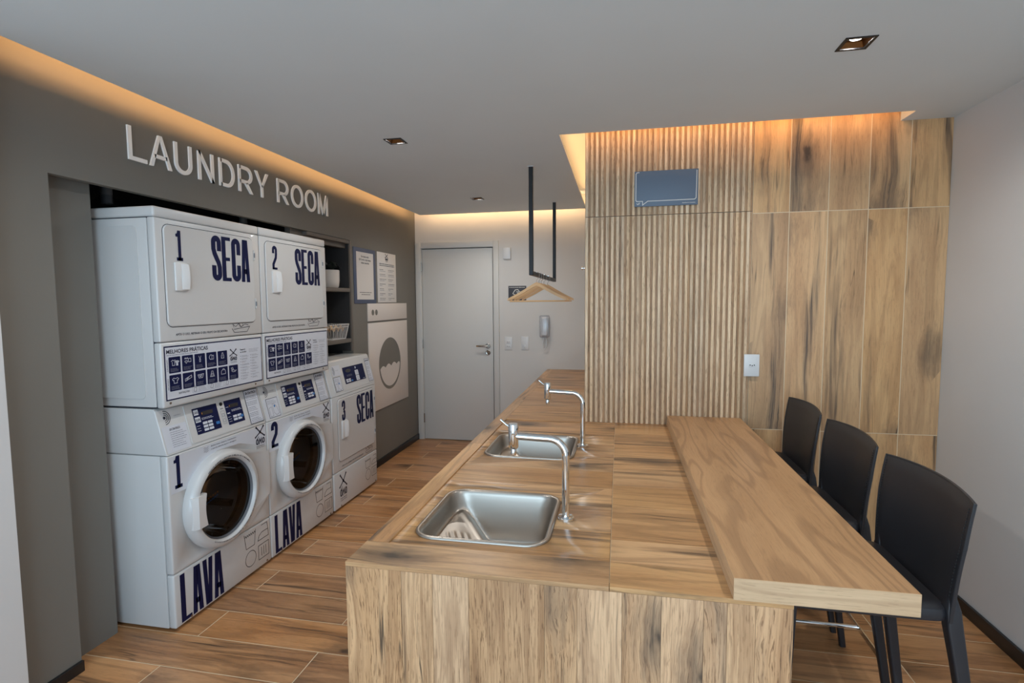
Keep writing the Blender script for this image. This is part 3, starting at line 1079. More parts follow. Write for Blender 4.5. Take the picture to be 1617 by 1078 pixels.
ICONS = {
    'shirts': [[(-.9, .35), (-.5, .7), (-.2, .5), (.1, .7), (.3, .4), (.1, .2), (0, .3), (0, -.7), (-.6, -.7), (-.6, .2)], [(.3, .1), (.5, .3), (.7, .2), (.95, 0)]],
    'symbols': [[(-.8, .6), (-.6, .9), (-.4, .6), (-.8, .6)], [(-.3, .6), (-.1, .9), (.05, .6), (-.3, .6)], [(-.8, -.1), (-.4, -.6), (0, -.1), (-.2, .1), (-.4, 0), (-.6, .1), (-.8, -.1)], [(.2, .6), (.85, .6), (.85, -.3), (.2, -.3), (.2, .6)]],
    'brush': [[(-.3, .9), (0, 0), (.3, .9)], [(-.15, 0), (.15, 0), (.15, -.7), (-.15, -.7), (-.15, 0)]],
    'glove': [[(-.6, .4), (-.3, .8), (.1, .7), (.1, -.5), (-.4, -.5), (-.7, 0), (-.6, .4)], [(.1, .5), (.6, .6), (.6, -.5), (.1, -.5)]],
    'bottle': [[(-.15, .9), (.15, .9), (.2, .4), (.4, .1), (.4, -.6), (-.4, -.6), (-.4, .1), (-.2, .4), (-.15, .9)], [(0, .2), (0, -.2)]],
    'tee': [[(-.8, .4), (-.4, .7), (-.2, .5), (.2, .5), (.4, .7), (.8, .4), (.6, 0), (.4, .1), (.4, -.7), (-.4, -.7), (-.4, .1), (-.6, 0), (-.8, .4)]],
    'sheet': [[(-.9, -.1), (.8, .7), (.85, .1), (-.85, -.7), (-.9, -.1)], [(0, .3), (.05, -.3)], [(-.5, -.1), (-.2, .05), (-.2, -.3), (-.5, -.45), (-.5, -.1)]],
    'basin': [[(-.8, .4), (.8, .5), (.5, -.5), (-.5, -.5), (-.8, .4)], [(-.5, .2), (-.2, 0), (.1, .25), (.4, .1)], [(-.3, -.2), (.3, -.1)]],
    'dress': [[(-.2, .8), (.2, .8), (.3, .3), (.6, -.7), (-.6, -.7), (-.3, .3), (-.2, .8)], [(-.1, .3), (-.25, -.6)], [(.1, .3), (.25, -.6)]],
    'bag': [[(-.6, .2), (-.3, .6), (.5, .6), (.7, .2), (.7, -.6), (-.6, -.6), (-.6, .2)], [(-.2, .6), (-.1, .9), (.3, .9), (.4, .6)]],
    'hand': [[(-.8, .7), (-.3, .8), (-.1, .4), (-.6, .2), (-.8, .7)], [(-.7, -.1), (0, .1), (.3, -.2), (.9, -.1), (.5, -.5), (-.3, -.5), (-.7, -.1)]],
}


def practice_panel(t):
    """the MELHORES PRATICAS instruction board of the stacked dryers"""
    p = Print(lift=0.0008)
    x0, x1, z0, z1 = 0.014, W - 0.014, 1.064 - 1.033, 1.308 - 1.033
    p.rect(x0, z0, x1, z1, 'navy')
    p.up().rect(x0 + 0.006, z0 + 0.006, x1 - 0.006, z1 - 0.006, 'panel')
    p.up()
    p.text('MELHORES PRÁTICAS', x0 + 0.012, z1 - 0.034, 0.017, 'ink', width=0.245, bold=0.022)
    p.lines(x0 + 0.012, z1 - 0.043, 0.21, 1, 0.01, 'inkgrey', 0.003, 3, 0.05)
    cw, chh = 0.066, 0.073
    names = [['shirts', 'symbols', 'brush', 'glove', 'bottle'], ['tee', 'sheet', 'basin', 'dress', 'bag', 'hand']]
    for r in (0, 1):
        for c, nm in enumerate(names[r]):
            a = x0 + 0.022 + c * (cw + 0.0085)
            z = z1 - 0.050 - chh - r * (chh + 0.008)
            p.rect(a, z, a + cw, z + chh, 'navy', 0.004)
            p.up(0.0004)
            for st in ICONS[nm]:
                p.stroke([(a + cw / 2 + q * cw * 0.34, z + chh * 0.64 + v * chh * 0.24) for q, v in st], 0.0022, 'panel')
            if nm == 'shirts':
                p.poly([(a + cw * (0.5 + 0.40 * q), z + chh * (0.60 + 0.20 * v)) for q, v in ((.0, .5), (.3, .8), (.7, .8), (1, .5), (.8, .1), (.72, .2), (.72, -.8), (.28, -.8), (.28, .2), (.2, .1))], 'panel')
            p.lines(a + 0.008, z + chh * 0.26, a + cw - 0.008, 3, 0.0058, 'inkgrey', 0.0018, c + r * 7, 0.3)
            p.up(-0.0004)
    p.text('LAVAGEM', x0 + 0.018, z1 - 0.112, 0.007, 'ink', rot=PI / 2, width=0.05)
    p.text('SECAGEM', x0 + 0.018, z1 - 0.196, 0.007, 'ink', rot=PI / 2, width=0.05)
    p.text('RESTRIÇÕES', x0 + 0.070, z0 + 0.022, 0.008, 'ink', width=0.062, bold=0.01)
    for q in range(3):
        a = x0 + 0.150 + q * 0.105
        p.frame(a, z0 + 0.012, a + 0.098, z0 + 0.046, 0.001, 'inkgrey')
        p.stroke([(a + 0.008, z0 + 0.020), (a + 0.014, z0 + 0.040), (a + 0.026, z0 + 0.036), (a + 0.024, z0 + 0.018), (a + 0.008, z0 + 0.020)], 0.0018, 'ink')
        p.lines(a + 0.036, z0 + 0.036, a + 0.092, 4, 0.0062, 'inkgrey', 0.0018, 20 + q)
    p.splash(x0 + 0.432, z1 - 0.120, 0.050, 0.072, 'ink')
    p.text('Desperte', x0 + 0.482, z1 - 0.060, 0.0080, 'ink', width=0.040, bold=0.015)
    p.text('os tecidos', x0 + 0.482, z1 - 0.073, 0.0080, 'ink', width=0.048, bold=0.015)
    p.lines(x0 + 0.550, z1 - 0.060, x1 - 0.022, 3, 0.007, 'inkgrey', 0.0016, 31)
    for c, a in enumerate((x0 + 0.484, x0 + 0.562)):
        for q in range(9):
            z = z1 - 0.092 - q * 0.0150
            p.disc(a, z + 0.001, 0.0025, 'inkgrey', 8)
            p.lines(a + 0.008, z + 0.001, a + 0.066, 2, 0.0050, 'inkgrey', 0.0016, 40 + q + c * 10, 0.6)
    p.build('instruction_panel', t)


def stacked_dryer(yo, num, label):
    zb = 1.033
    t = thing('dryer', label, 'dryer', (0, yo, zb), 0, 'tumble dryers stacked on the washers')
    H = 1.919 - zb
    Z = lambda z: z - zb
    b = MB()
    b.box((-DEP, 0.001, 0.004), (-0.040, W - 0.001, Z(1.870)), 'white', 0.006)
    side_relief(b, Z(1.075), Z(1.835))
    b.build('cabinet', t)
    b = MB()
    b.box((-DEP, 0, Z(1.873)), (0, W, H), 'white', 0.010, 3)
    b.build('top_lid', t)
    b = MB()
    b.box((-0.038, 0, Z(1.327)), (0, W, Z(1.8715)), 'white', 0.007, 3)
    b.build('front_panel', t)
    b = MB()
    b.box((-0.038, 0, 0.0), (0, W, Z(1.3245)), 'white', 0.009, 3)
    b.build('lower_panel', t)
    b = MB()
    b.box((-DEP + 0.01, 0.006, 0.0), (-0.03, W - 0.006, Z(1.872)), 'seam')
    b.build('inner_frame', t)
    dryer_door(t, 0.042, 0.630, Z(1.393), Z(1.846), num, (0.106, 0.143) if num == '1' else (0.100, 0.146), (Z(1.690), Z(1.826)), (0.090, 0.162), (Z(1.555), Z(1.682)), (0.320, 0.594), (Z(1.609), Z(1.831)))
    p = Print()
    lint_note(p, 0.085, 0.413, Z(1.352))
    p.build('caution_text', t)
    p = Print()
    tray_icon(p, 0.446, Z(1.345), 0.135)
    p.build('lint_symbol', t)
    practice_panel(t)
    screws(t, ((0.036, 0.020), (W - 0.075, 0.020)))
    return t


# console of the washers and of the third machine: plane leaning back from z = base
def console(t, base, kind):
    lean = 0.06 / 0.24
    V = Vector((-lean, 0, 1)).normalized()
    b = MB()
    h = 0.245 if kind == 'dryer' else 0.2090
    fr = lambda dz: -lean * dz
    prof = [(0.0, base), (fr(h - 0.010), base + h - 0.010), (fr(h) - 0.010, base + h), (-DEP, base + h), (-DEP, base)]
    b.prism([(x, 0.0, z) for x, z in prof], (0, W, 0), 'white')
    o = b.build('console', t)
    bm = bmesh.new()
    bm.from_mesh(o.data)
    es = [e for e in bm.edges if abs(e.verts[0].co.y - e.verts[1].co.y) < 1e-4]
    bmesh.ops.bevel(bm, geom=es, offset=0.006, segments=3, profile=0.5, affect='EDGES')
    for f in bm.faces:
        f.smooth = True
    bm.to_mesh(o.data)
    bm.free()
    o.data.set_sharp_from_angle(angle=math.radians(30))
    O = Vector((0, 0, base))
    p = Print(O, (0, 1, 0), V)
    N = Vector((0, 1, 0)).cross(V)
    B = MB()

    def plate(y0, y1, v0, v1, th, m, r=0.004):
        pts = [O + Vector((0, (y0 + y1) / 2 + a, 0)) + V * ((v0 + v1) / 2 + c) + N * th for a, c in rrect((y1 - y0) / 2, (v1 - v0) / 2, r, 3)]
        B.prism(pts, -N * (th + 0.002), m)
    if kind == 'washer':
        plate(0.152, W - 0.006, 0.016, 0.202, 0.0035, 'white', 0.006)
        B.build('control_fascia', o)
        q = p
        q.k = 0.0034
        # contactless mark
        q0 = Print(O, (0, 1, 0), V)
        q0.rect(0.010, 0.008, 0.146, 0.128, 'film', 0.004)
        q0.up()
        q0.disc(0.038, 0.168, 0.007, 'ink', 16)
        for r in (0.014, 0.022, 0.031):
            q0.arc(0.038, 0.168, r, -90, 90, 0.0032, 'ink', 14)
        q0.text('cartão', 0.090, 0.166, 0.006, 'inkgrey', width=0.038)
        q0.build('card_reader_label', o)
        q0 = Print(O, (0, 1, 0), V)
        q0.up()
        if t['number'] == '1':
            q0.rect(0.040, 0.010, 0.142, 0.122, 'panel')
            q0.up()
            q0.text('LEIA COM ATENÇÃO', 0.048, 0.106, 0.0095, 'ink', width=0.060, bold=0.02)
            q0.lines(0.046, 0.095, 0.138, 8, 0.0095, 'inkgrey', 0.0022, 5)
        else:
            q0.rect(0.034, 0.012, 0.138, 0.126, 'ink')
            q0.up()
            q0.rect(0.037, 0.015, 0.135, 0.123, 'panel')
            q0.up()
            q0.lines(0.042, 0.110, 0.130, 3, 0.008, 'inkgrey', 0.002, 6)
            q0.stroke([(0.045, 0.070), (0.070, 0.075), (0.072, 0.022), (0.047, 0.020), (0.045, 0.070)], 0.0022, 'inkgrey')
            q0.stroke([(0.080, 0.090), (0.100, 0.088), (0.116, 0.070), (0.128, 0.030), (0.100, 0.022), (0.082, 0.040), (0.080, 0.090)], 0.0022, 'inkgrey')
            q0.disc(0.098, 0.076, 0.007, 'blue', 10)
        q0.build('notice', o)
        # two displays
        for a0, a1, nm in ((0.193, 0.352, 'LAVA ROUPA'), (0.404, 0.525, 'SECA ROUPA')):
            d = Print(O, (0, 1, 0), V)
            d.k = 0.0040
            d.rect(a0, 0.049, a1, 0.176, 'navy')
            d.up()
            dw = a1 - a0
            big = dw > 0.14
            kx = a0 + (0.046 if big else 0.040)
            d.rect(a0 + (0.050 if big else 0.028), 0.134, a0 + (0.125 if big else 0.096), 0.153, 'lcd')
            d.rect(a0 + 0.006, 0.142, a0 + 0.034 if big else a0 + 0.024, 0.168 if big else 0.140, 'panel')
            d.rect(a0 + 0.006, 0.106, a0 + 0.038 if big else a0 + 0.026, 0.132 if big else 0.112, 'panel')
            for r in range(3 if big else 2):
                for c in (0, 1):
                    d.rect(kx + c * 0.033, 0.090 - r * 0.0165 - (0 if big else 0.010), kx + c * 0.033 + 0.029, 0.102 - r * 0.0165 - (0 if big else 0.010), 'panel', 0.002)
            d.rect(a1 - 0.030, 0.072, a1 - 0.006, 0.086, 'blue', 0.002)
            d.lines(kx, 0.120, kx + 0.075, 2, 0.006, 'panel', 0.0022, 9, 0.2)
            d.lines(a0 + 0.006, 0.088, a0 + 0.030, 3, 0.012, 'panel', 0.002, 8, 0.2)
            d.up()
            d.rect(a0 + (0.053 if big else 0.031), 0.139, a0 + (0.056 if big else 0.034), 0.148, 'amber')
            if big:
                d.text(nm[:4], a0 + 0.008, 0.148, 0.012, 'ink', width=0.024, bold=0.03)
                d.text(nm[5:], a0 + 0.008, 0.112, 0.012, 'ink', width=0.028, bold=0.03)
            d.build('display', o)
        b = MB()
        for p3, r in ((O + Vector((0, 0.382, 0)) + V * 0.165 + N * 0.003, 0.009),):
            b.lathe([(r, 0), (r, 0.004), (r * 0.6, 0.006), (r * 0.5, 0.004), (0.0001, 0.004)], p3, N, 'blackmetal', 20)
        b.build('key_lock', o)
        q = Print(O, (0, 1, 0), V)
        q.k = 0.0040
        q.frame(0.368, 0.062, 0.394, 0.130, 0.0015, 'inkgrey')
        q.lines(0.371, 0.140, 0.394, 1, 0.01, 'ink', 0.003, 2, 0)
        q.ring(0.381, 0.080, 0.009, 0.0018, 'inkgrey', 16)
        q.frame(0.373, 0.100, 0.389, 0.116, 0.0018, 'inkgrey')
        q.build('key_symbols', o)
        q = Print(O, (0, 1, 0), V)
        q.k = 0.0040
        q.rect(0.560, 0.015, 0.668, 0.204, 'ink')
        q.up()
        q.rect(0.5635, 0.0185, 0.6645, 0.2005, 'panel')
        q.up()
        q.text('LEIA COM ATENÇÃO', 0.570, 0.180, 0.013, 'ink', width=0.088, bold=0.035)
        for r in range(5):
            q.lines(0.568, 0.166 - r * 0.031, 0.660, 3, 0.0085, 'inkgrey', 0.0026, 50 + r)
        q.build('notice', o)
    else:
        plate(0.064, W - 0.006, 0.020, 0.222, 0.003, 'white', 0.006)
        B.build('control_fascia', o)
        q = Print(O, (0, 1, 0), V)
        q.k = 0.0036
        q.rect(0.085, 0.140, 0.200, 0.214, 'film', 0.004)
        q.up()
        for r in (0.014, 0.022, 0.031):
            q.arc(0.086, 0.178, r, -70, 70, 0.0030, 'ink', 12)
        q.text('cartão', 0.132, 0.176, 0.006, 'inkgrey', width=0.035)
        q.build('card_reader_label', o)
        q = Print(O, (0, 1, 0), V)
        q.k = 0.0036
        q.rect(0.076, 0.026, 0.176, 0.132, 'ink')
        q.up()
        q.rect(0.079, 0.029, 0.173, 0.129, 'panel')
        q.up()
        q.lines(0.084, 0.116, 0.168, 3, 0.008, 'inkgrey', 0.002, 6)
        q.stroke([(0.086, 0.080), (0.110, 0.085), (0.112, 0.036), (0.088, 0.034), (0.086, 0.080)], 0.0022, 'inkgrey')
        q.stroke([(0.120, 0.095), (0.140, 0.092), (0.156, 0.076), (0.166, 0.040), (0.138, 0.034), (0.122, 0.050), (0.120, 0.095)], 0.0022, 'inkgrey')
        q.disc(0.136, 0.082, 0.007, 'blue', 10)
        q.build('instruction_sticker', o)
        q = Print(O, (0, 1, 0), V)
        q.k = 0.0036
        q.rect(0.590, 0.030, 0.668, 0.216, 'ink')
        q.up()
        q.rect(0.593, 0.033, 0.665, 0.213, 'panel')
        q.up()
        q.text('LEIA COM ATENÇÃO', 0.598, 0.194, 0.011, 'ink', width=0.062, bold=0.035)
        for r in range(5):
            q.lines(0.597, 0.180 - r * 0.031, 0.661, 3, 0.0085, 'inkgrey', 0.0026, 60 + r)
        q.build('notice', o)
        d = Print(O, (0, 1, 0), V)
        d.k = 0.0042
        d.rect(0.230, 0.063, 0.550, 0.187, 'navy')
        d.up()
        d.disc(0.305, 0.158, 0.040, 'lcd', 24, 0.014)
        d.lines(0.270, 0.124, 0.360, 2, 0.008, 'inkgrey', 0.0024, 9, 0.2)
        for r in (0, 1):
            for c in (0, 1):
                d.rect(0.246 + c * 0.036, 0.086 - r * 0.014, 0.278 + c * 0.036, 0.097 - r * 0.014, 'panel', 0.002)
        d.rect(0.322, 0.072, 0.346, 0.084, 'blue', 0.002)
        for z in (0.068, 0.110):
            d.rect(0.400, z, 0.452, z + 0.038, 'panel', 0.002)
        d.text('obrigado', 0.500, 0.070, 0.007, 'panel', width=0.040)
        d.up()
        for z in (0.070, 0.112):
            d.ring(0.426, z + 0.017, 0.010, 0.002, 'ink', 16)
        d.disc(0.420, 0.168, 0.009, 'panel', 14)
        d.poly([(0.412, 0.158), (0.424, 0.162), (0.412, 0.174)], 'panel')
        d.build('display', o)
    return o


def washer(yo, num, label):
    t = thing('washing_machine', label, 'washing machine', (0, yo, 0), 0, 'front loading washers on the floor')
    t['number'] = num
    CY, CZ = 0.308, 0.522
    b = MB()
    b.box((-DEP, 0.001, 0.014), (-0.040, W - 0.001, 0.817), 'white', 0.006)
    side_relief(b, 0.075, 0.775)
    cab = b.build('cabinet', t)
    b = MB()
    b.box((-0.038, 0, 0.2705), (0, W, 0.8175), 'white', 0.008, 3)
    fp = b.build('front_panel', t)
    c = MB()
    c.lathe([(0.196, -0.5), (0.196, 0.3)], (0, CY, CZ), (1, 0, 0), 'drum', 64, True, True)
    co = c.build('cutter')
    co.parent = t
    cut(cab, co)
    cut(fp, co)
    bpy.data.objects.remove(co)
    b = MB()
    b.box((-0.038, 0, 0.016), (0, W, 0.2680), 'white', 0.009, 3)
    b.build('base_panel', t)
    for x, y in ((-0.06, 0.05), (-0.06, W - 0.05), (-0.64, 0.05), (-0.64, W - 0.05)):
        b = MB()
        b.lathe([(0.022, 0.0), (0.022, 0.016)], (x, y, 0), (0, 0, 1), 'blackrub', 16, True, True)
        b.build('foot', t)
    # drum
    b = MB()
    b.lathe([(0.194, -0.01), (0.194, -0.05), (0.205, -0.055), (0.205, -0.38), (0.17, -0.41), (0.0001, -0.41)], (0, CY, CZ), (1, 0, 0), 'drum', 48)
    for q in range(3):
        a = math.radians(90 + q * 120)
        d = Vector((0, math.cos(a), math.sin(a)))
        s_ = Vector((0, -d.z, d.y))
        o3 = Vector((0, CY, CZ))
        lp = [[o3 + Vector((x, 0, 0)) + d * 0.205 - s_ * 0.025, o3 + Vector((x, 0, 0)) + d * 0.205 + s_ * 0.025, o3 + Vector((x, 0, 0)) + d * 0.155] for x in (-0.37, -0.07)]
        b.rings(lp, 'drum')
    b.build('drum', t)
    # door: white ring, gasket, glass
    b = MB()
    b.lathe([(0.240, 0.0), (0.242, 0.012), (0.239, 0.030), (0.230, 0.046), (0.218, 0.053), (0.206, 0.053), (0.200, 0.048), (0.196, 0.034)], (0, CY, CZ), (1, 0, 0), 'white', 72)
    d = b.build('door', t)
    b = MB()
    b.lathe([(0.1965, 0.034), (0.195, 0.038), (0.193, 0.033), (0.191, 0.036), (0.189, 0.029), (0.187, 0.031), (0.185, 0.020), (0.181, 0.004), (0.181, -0.02)], (0, CY, CZ), (1, 0, 0), 'rubber', 64)
    b.build('gasket', d)
    b = MB()
    b.lathe([(0.187, 0.028), (0.172, 0.020), (0.162, -0.01), (0.148, -0.055), (0.115, -0.085), (0.06, -0.098), (0.0001, -0.10)], (0, CY, CZ), (1, 0, 0), 'glass', 64)
    b.build('glass_bowl', d)
    b = MB()
    b.lathe([(0.186, 0.029), (0.12, 0.037), (0.06, 0.040), (0.0001, 0.041)], (0, CY, CZ), (1, 0, 0), 'glass', 64)
    g = b.build('glass_pane', d)
    p = Print((0.0300, CY, CZ))
    p.k = 0.0
    p.stroke([(-0.140 + 0.0075 * q, 0.012 + 0.022 * q / 12 + (0.003 if q % 2 else -0.003)) for q in range(13)], 0.004, 'blue')
    for q in range(6):
        p.rect(-0.132 + q * 0.015, 0.030 + q * 0.003, -0.123 + q * 0.015, 0.038 + q * 0.003, 'amber')
    p.build('sticker', d)
    # grip
    n = 11
    lp = []
    for q in range(n):
        s_ = q / (n - 1)
        z = 0.447 + (0.600 - 0.447) * s_ - CZ
        inner = 0.146 + 0.014 * math.sin(PI * s_)
        outer = 0.226 + 0.004 * math.sin(PI * s_)
        bx = 0.062 - 0.004 * abs(2 * s_ - 1) ** 2
        lp.append([(0.030, CY - outer, CZ + z), (0.030, CY - inner, CZ + z), (bx - 0.008, CY - inner, CZ + z), (bx, CY - inner - 0.006, CZ + z), (bx + 0.002, CY - outer + 0.020, CZ + z), (bx - 0.014, CY - outer, CZ + z)])
    b = MB()
    b.rings(lp, 'plastic')
    b.build('door_handle', d)
    # hinge shield on the right
    b = MB()
    pts = [(0.40, 0.748), (0.675, 0.660), (0.680, 0.560), (0.676, 0.420), (0.50, 0.305), (0.38, 0.300), (0.38, 0.5)]
    b.prism([(0.016, y, z) for y, z in pts], (-0.018, 0, 0), 'white')
    hs = b.build('hinge_cover', t)
    c = MB()
    c.lathe([(0.215, -0.5), (0.215, 0.3)], (0, CY, CZ), (1, 0, 0), 'drum', 48, True, True)
    co = c.build('cutter')
    co.parent = t
    cut(hs, co)
    bpy.data.objects.remove(co)
    p = Print((0.0532, CY, CZ))
    def ringtext(p, body, r, a0, a1, hh, inner):
        n_ = len(body)
        for q, ch in enumerate(body):
            if ch == ' ':
                continue
            a = math.radians(a0 + (a1 - a0) * q / (n_ - 1))
            p.text(ch, r * math.cos(a), r * math.sin(a), hh, 'ink', align='C', rot=a + (PI / 2 if inner else -PI / 2), bold=0.01)
    ringtext(p, 'APROVEITE AO MÁXIMO A CAPACIDADE DA MÁQUINA ATÉ O FIM DA MARCA', 0.2075, 128, 42, 0.0070, False)
    p.build('ring_text', d)
    p = Print((0.0532, CY, CZ))
    ringtext(p, 'Solicite à zeladoria a higienização da lavadora sempre que precisar', 0.2125, 238, 338, 0.0075, True)
    p.build('ring_text', d)
    # film and print on the front
    p = Print(lift=0.0006)
    p.poly([(0.012, 0.640), (0.10, 0.640), (0.17, 0.700), (0.30, 0.765), (0.46, 0.758), (0.676, 0.690), (0.676, 0.808), (0.012, 0.808)], 'film')
    p.build('vinyl_film', t)
    p = Print(lift=0.0011)
    p.glyph(num, 0.034, 0.658, 0.044 if num == '1' else 0.062, 0.150, 'navy')
    p.build('number', t)
    p = Print(lift=0.0011)
    p.text('Evite mau cheiro, mantenha', 0.262, 0.7935, 0.0075, 'ink', width=0.175)
    p.text('a porta aberta após a lavagem', 0.262, 0.7790, 0.0075, 'ink', width=0.175)
    for q in range(3):
        p.stroke([(0.214 + 0.006 * j, 0.778 + q * 0.009 + 0.003 * math.sin(j * 1.6)) for j in range(6)], 0.0025, 'inkgrey')
    p.build('caution_text', t)
    p = Print(lift=0.0011)
    p.splash(0.628, 0.690, 0.075, 0.122, 'ink')
    p.build('logo', t)
    p = Print(lift=0.0006)
    p.word('LAVA', 0.033, 0.028, 0.303, 0.255, 'navy', 0.05)
    p.build('lettering', t)
    p = Print(lift=0.0006)
    p.care(0.464, 0.062, 0.664, 0.252, 'line')
    p.build('care_symbols', t)
    console(t, 0.820, 'washer')
    screws(t, ((0.090, 0.030), (W - 0.040, 0.030)))
    del t['number']
    return t


washer(0.0, '1', 'white front loading washer number 1, under stacked dryer 1 beside the grey pier')
washer(0.690, '2', 'white front loading washer number 2, between machines 1 and 3')
stacked_dryer(0.0, '1', 'white stacked dryer number 1 on washer 1, beside the grey pier')
stacked_dryer(0.690, '2', 'white stacked dryer number 2 on washer 2, next to the niche shelves')

# third machine: single dryer on the floor
t = thing('dryer', 'single white floor dryer number 3 beside the washing machine mural', 'dryer', (0, 1.392, 0))
b = MB()
b.box((-DEP, 0.001, 0.014), (-0.040, W - 0.001, 0.829), 'white', 0.006)
side_relief(b, 0.075, 0.790)
b.build('cabinet', t)
b = MB()
b.box((-0.038, 0, 0.2840), (0, W, 0.8295), 'white', 0.008, 3)
b.build('front_panel', t)
b = MB()
b.box((-0.038, 0, 0.016), (0, W, 0.2815), 'white', 0.009, 3)
b.build('base_panel', t)
b = MB()
for x, y in ((-0.06, 0.05), (-0.06, W - 0.05), (-0.64, 0.05), (-0.64, W - 0.05)):
    b = MB()
    b.lathe([(0.022, 0.0), (0.022, 0.016)], (x, y, 0), (0, 0, 1), 'blackrub', 16, True, True)
    b.build('foot', t)
dryer_door(t, 0.076, 0.644, 0.350, 0.805, '3', (0.127, 0.176), (0.640, 0.788), (0.118, 0.192), (0.512, 0.642), (0.350, 0.630), (0.566, 0.790))
p = Print(lift=0.0006)
lint_note(p, 0.118, 0.445, 0.306)
p.build('caution_text', t)
p = Print(lift=0.0006)
tray_icon(p, 0.480, 0.302, 0.130)
p.build('lint_symbol', t)
p = Print(lift=0.0006)
p.splash(0.128, 0.060, 0.100, 0.196, 'ink')
p.build('logo', t)
p = Print(lift=0.0006)
p.care(0.474, 0.085, 0.674, 0.250, 'line')
p.build('care_symbols', t)
console(t, 0.832, 'dryer')
screws(t, ((0.090, 0.030), (W - 0.040, 0.030)))

# ================================================================ ON THE LEFT WALL
# raised letters
t = thing('wall_sign', 'raised white LAUNDRY ROOM letters on the taupe wall above the dryers', 'sign', (XW, 0.06, 2.140))


def raised_letter(ch, y0, em, t):
    """thin sans capital of cap height 0.716 em drawn with strokes, 8 mm thick"""
    H = 0.716 * em
    st = 0.0925 * em
    h = st / 2
    w_ = {'L': 0.46, 'A': 0.61, 'U': 0.53, 'N': 0.53, 'D': 0.57, 'R': 0.57, 'Y': 0.60, 'O': 0.66, 'M': 0.63}[ch] * em
    p = Print((0.008, y0, 0), lift=0.0)
    ell = lambda cx, cy, rx, ry, a0, a1, n=18: [(cx + rx * math.cos(math.radians(a0 + (a1 - a0) * i / n)), cy + ry * math.sin(math.radians(a0 + (a1 - a0) * i / n))) for i in range(n + 1)]
    R = lambda x0, z0, x1, z1: p.rect(x0, z0, x1, z1, 'sign')
    if ch == 'L':
        R(0, 0, st, H); R(st, 0, w_, st * 0.92)
    elif ch == 'A':
        p.poly([(0, 0), (st * 1.05, 0), (w_ / 2 + st * 0.05, H * 0.93), (w_ / 2, H), (w_ / 2 - st * 0.56, H)], 'sign')
        p.poly([(w_, 0), (w_ / 2 + st * 0.56, H), (w_ / 2, H), (w_ / 2 - st * 0.05, H * 0.93), (w_ - st * 1.05, 0)], 'sign')
        R(w_ * 0.22, H * 0.27, w_ * 0.78, H * 0.27 + st * 0.9)
    elif ch == 'U':
        r = w_ / 2 - h
        p.stroke([(h, H)] + ell(w_ / 2, h + r * 0.95, r, r * 0.95, 180, 360) + [(w_ - h, H)], st, 'sign')
    elif ch == 'N':
        R(0, 0, st, H); R(w_ - st, 0, w_, H)
        p.poly([(st, H), (0, H), (0, H * 0.98), (w_ - st, 0), (w_, 0), (w_, H * 0.02)], 'sign')
    elif ch == 'D':
        R(0, 0, st, H)
        p.stroke([(h, H - h), (w_ * 0.48, H - h)] + ell(w_ * 0.48, H / 2, w_ * 0.52 - h, H / 2 - h, 90, -90) + [(h, h)], st, 'sign')
    elif ch == 'R':
        R(0, 0, st, H)
        q = H * 0.265
        p.stroke([(h, H - h), (w_ * 0.58, H - h)] + ell(w_ * 0.58, H - h - q, w_ * 0.36 - h * 0.2, q, 90, -90, 12) + [(h, H - h - 2 * q)], st, 'sign')
        p.poly([(w_ * 0.45, H - 2 * q - st), (w_ * 0.62, H - 2 * q - h), (w_ * 1.02, 0), (w_ * 0.83, 0)], 'sign')
    elif ch == 'Y':
        R(w_ / 2 - h, 0, w_ / 2 + h, H * 0.46)
        p.poly([(0, H), (w_ / 2 - h, H * 0.42), (w_ / 2 + h * 0.6, H * 0.42), (st * 1.15, H)], 'sign')
        p.poly([(w_, H), (w_ - st * 1.15, H), (w_ / 2 - h * 0.6, H * 0.42), (w_ / 2 + h, H * 0.42)], 'sign')
    elif ch == 'O':
        p.stroke(ell(w_ / 2, H / 2, w_ / 2 - h, H / 2 - h * 0.9, 0, 360, 40)[:-1], st, 'sign', True)
    elif ch == 'M':
        R(0, 0, st, H); R(w_ - st, 0, w_, H)
        p.poly([(0, H), (w_ / 2 - h, 0), (w_ / 2 + h, 0), (st * 1.3, H)], 'sign')
        p.poly([(w_ - st * 1.3, H), (w_ / 2 - h, 0), (w_ / 2 + h, 0), (w_, H)], 'sign')
    bm = p.b.bm
    bmesh.ops.recalc_face_normals(bm, faces=bm.faces)
    ex = bmesh.ops.extrude_face_region(bm, geom=list(bm.faces))
    for v in ex['geom']:
        if isinstance(v, bmesh.types.BMVert):
            v.co.x = 0.0
    p.b.build('letter', t, 30)


ADV = {'L': .556, 'A': .667, 'U': .722, 'N': .722, 'D': .722, 'R': .722, 'Y': .667, 'O': .778, 'M': .833}
for word, y0, em in (('LAUNDRY', -0.004, 0.2085), ('ROOM', 1.058, 0.2085)):
    for ch in word:
        raised_letter(ch, y0 + (0.03 if ch in 'AY' else 0.06) * em, em, t)
        y0 += ADV[ch] * em


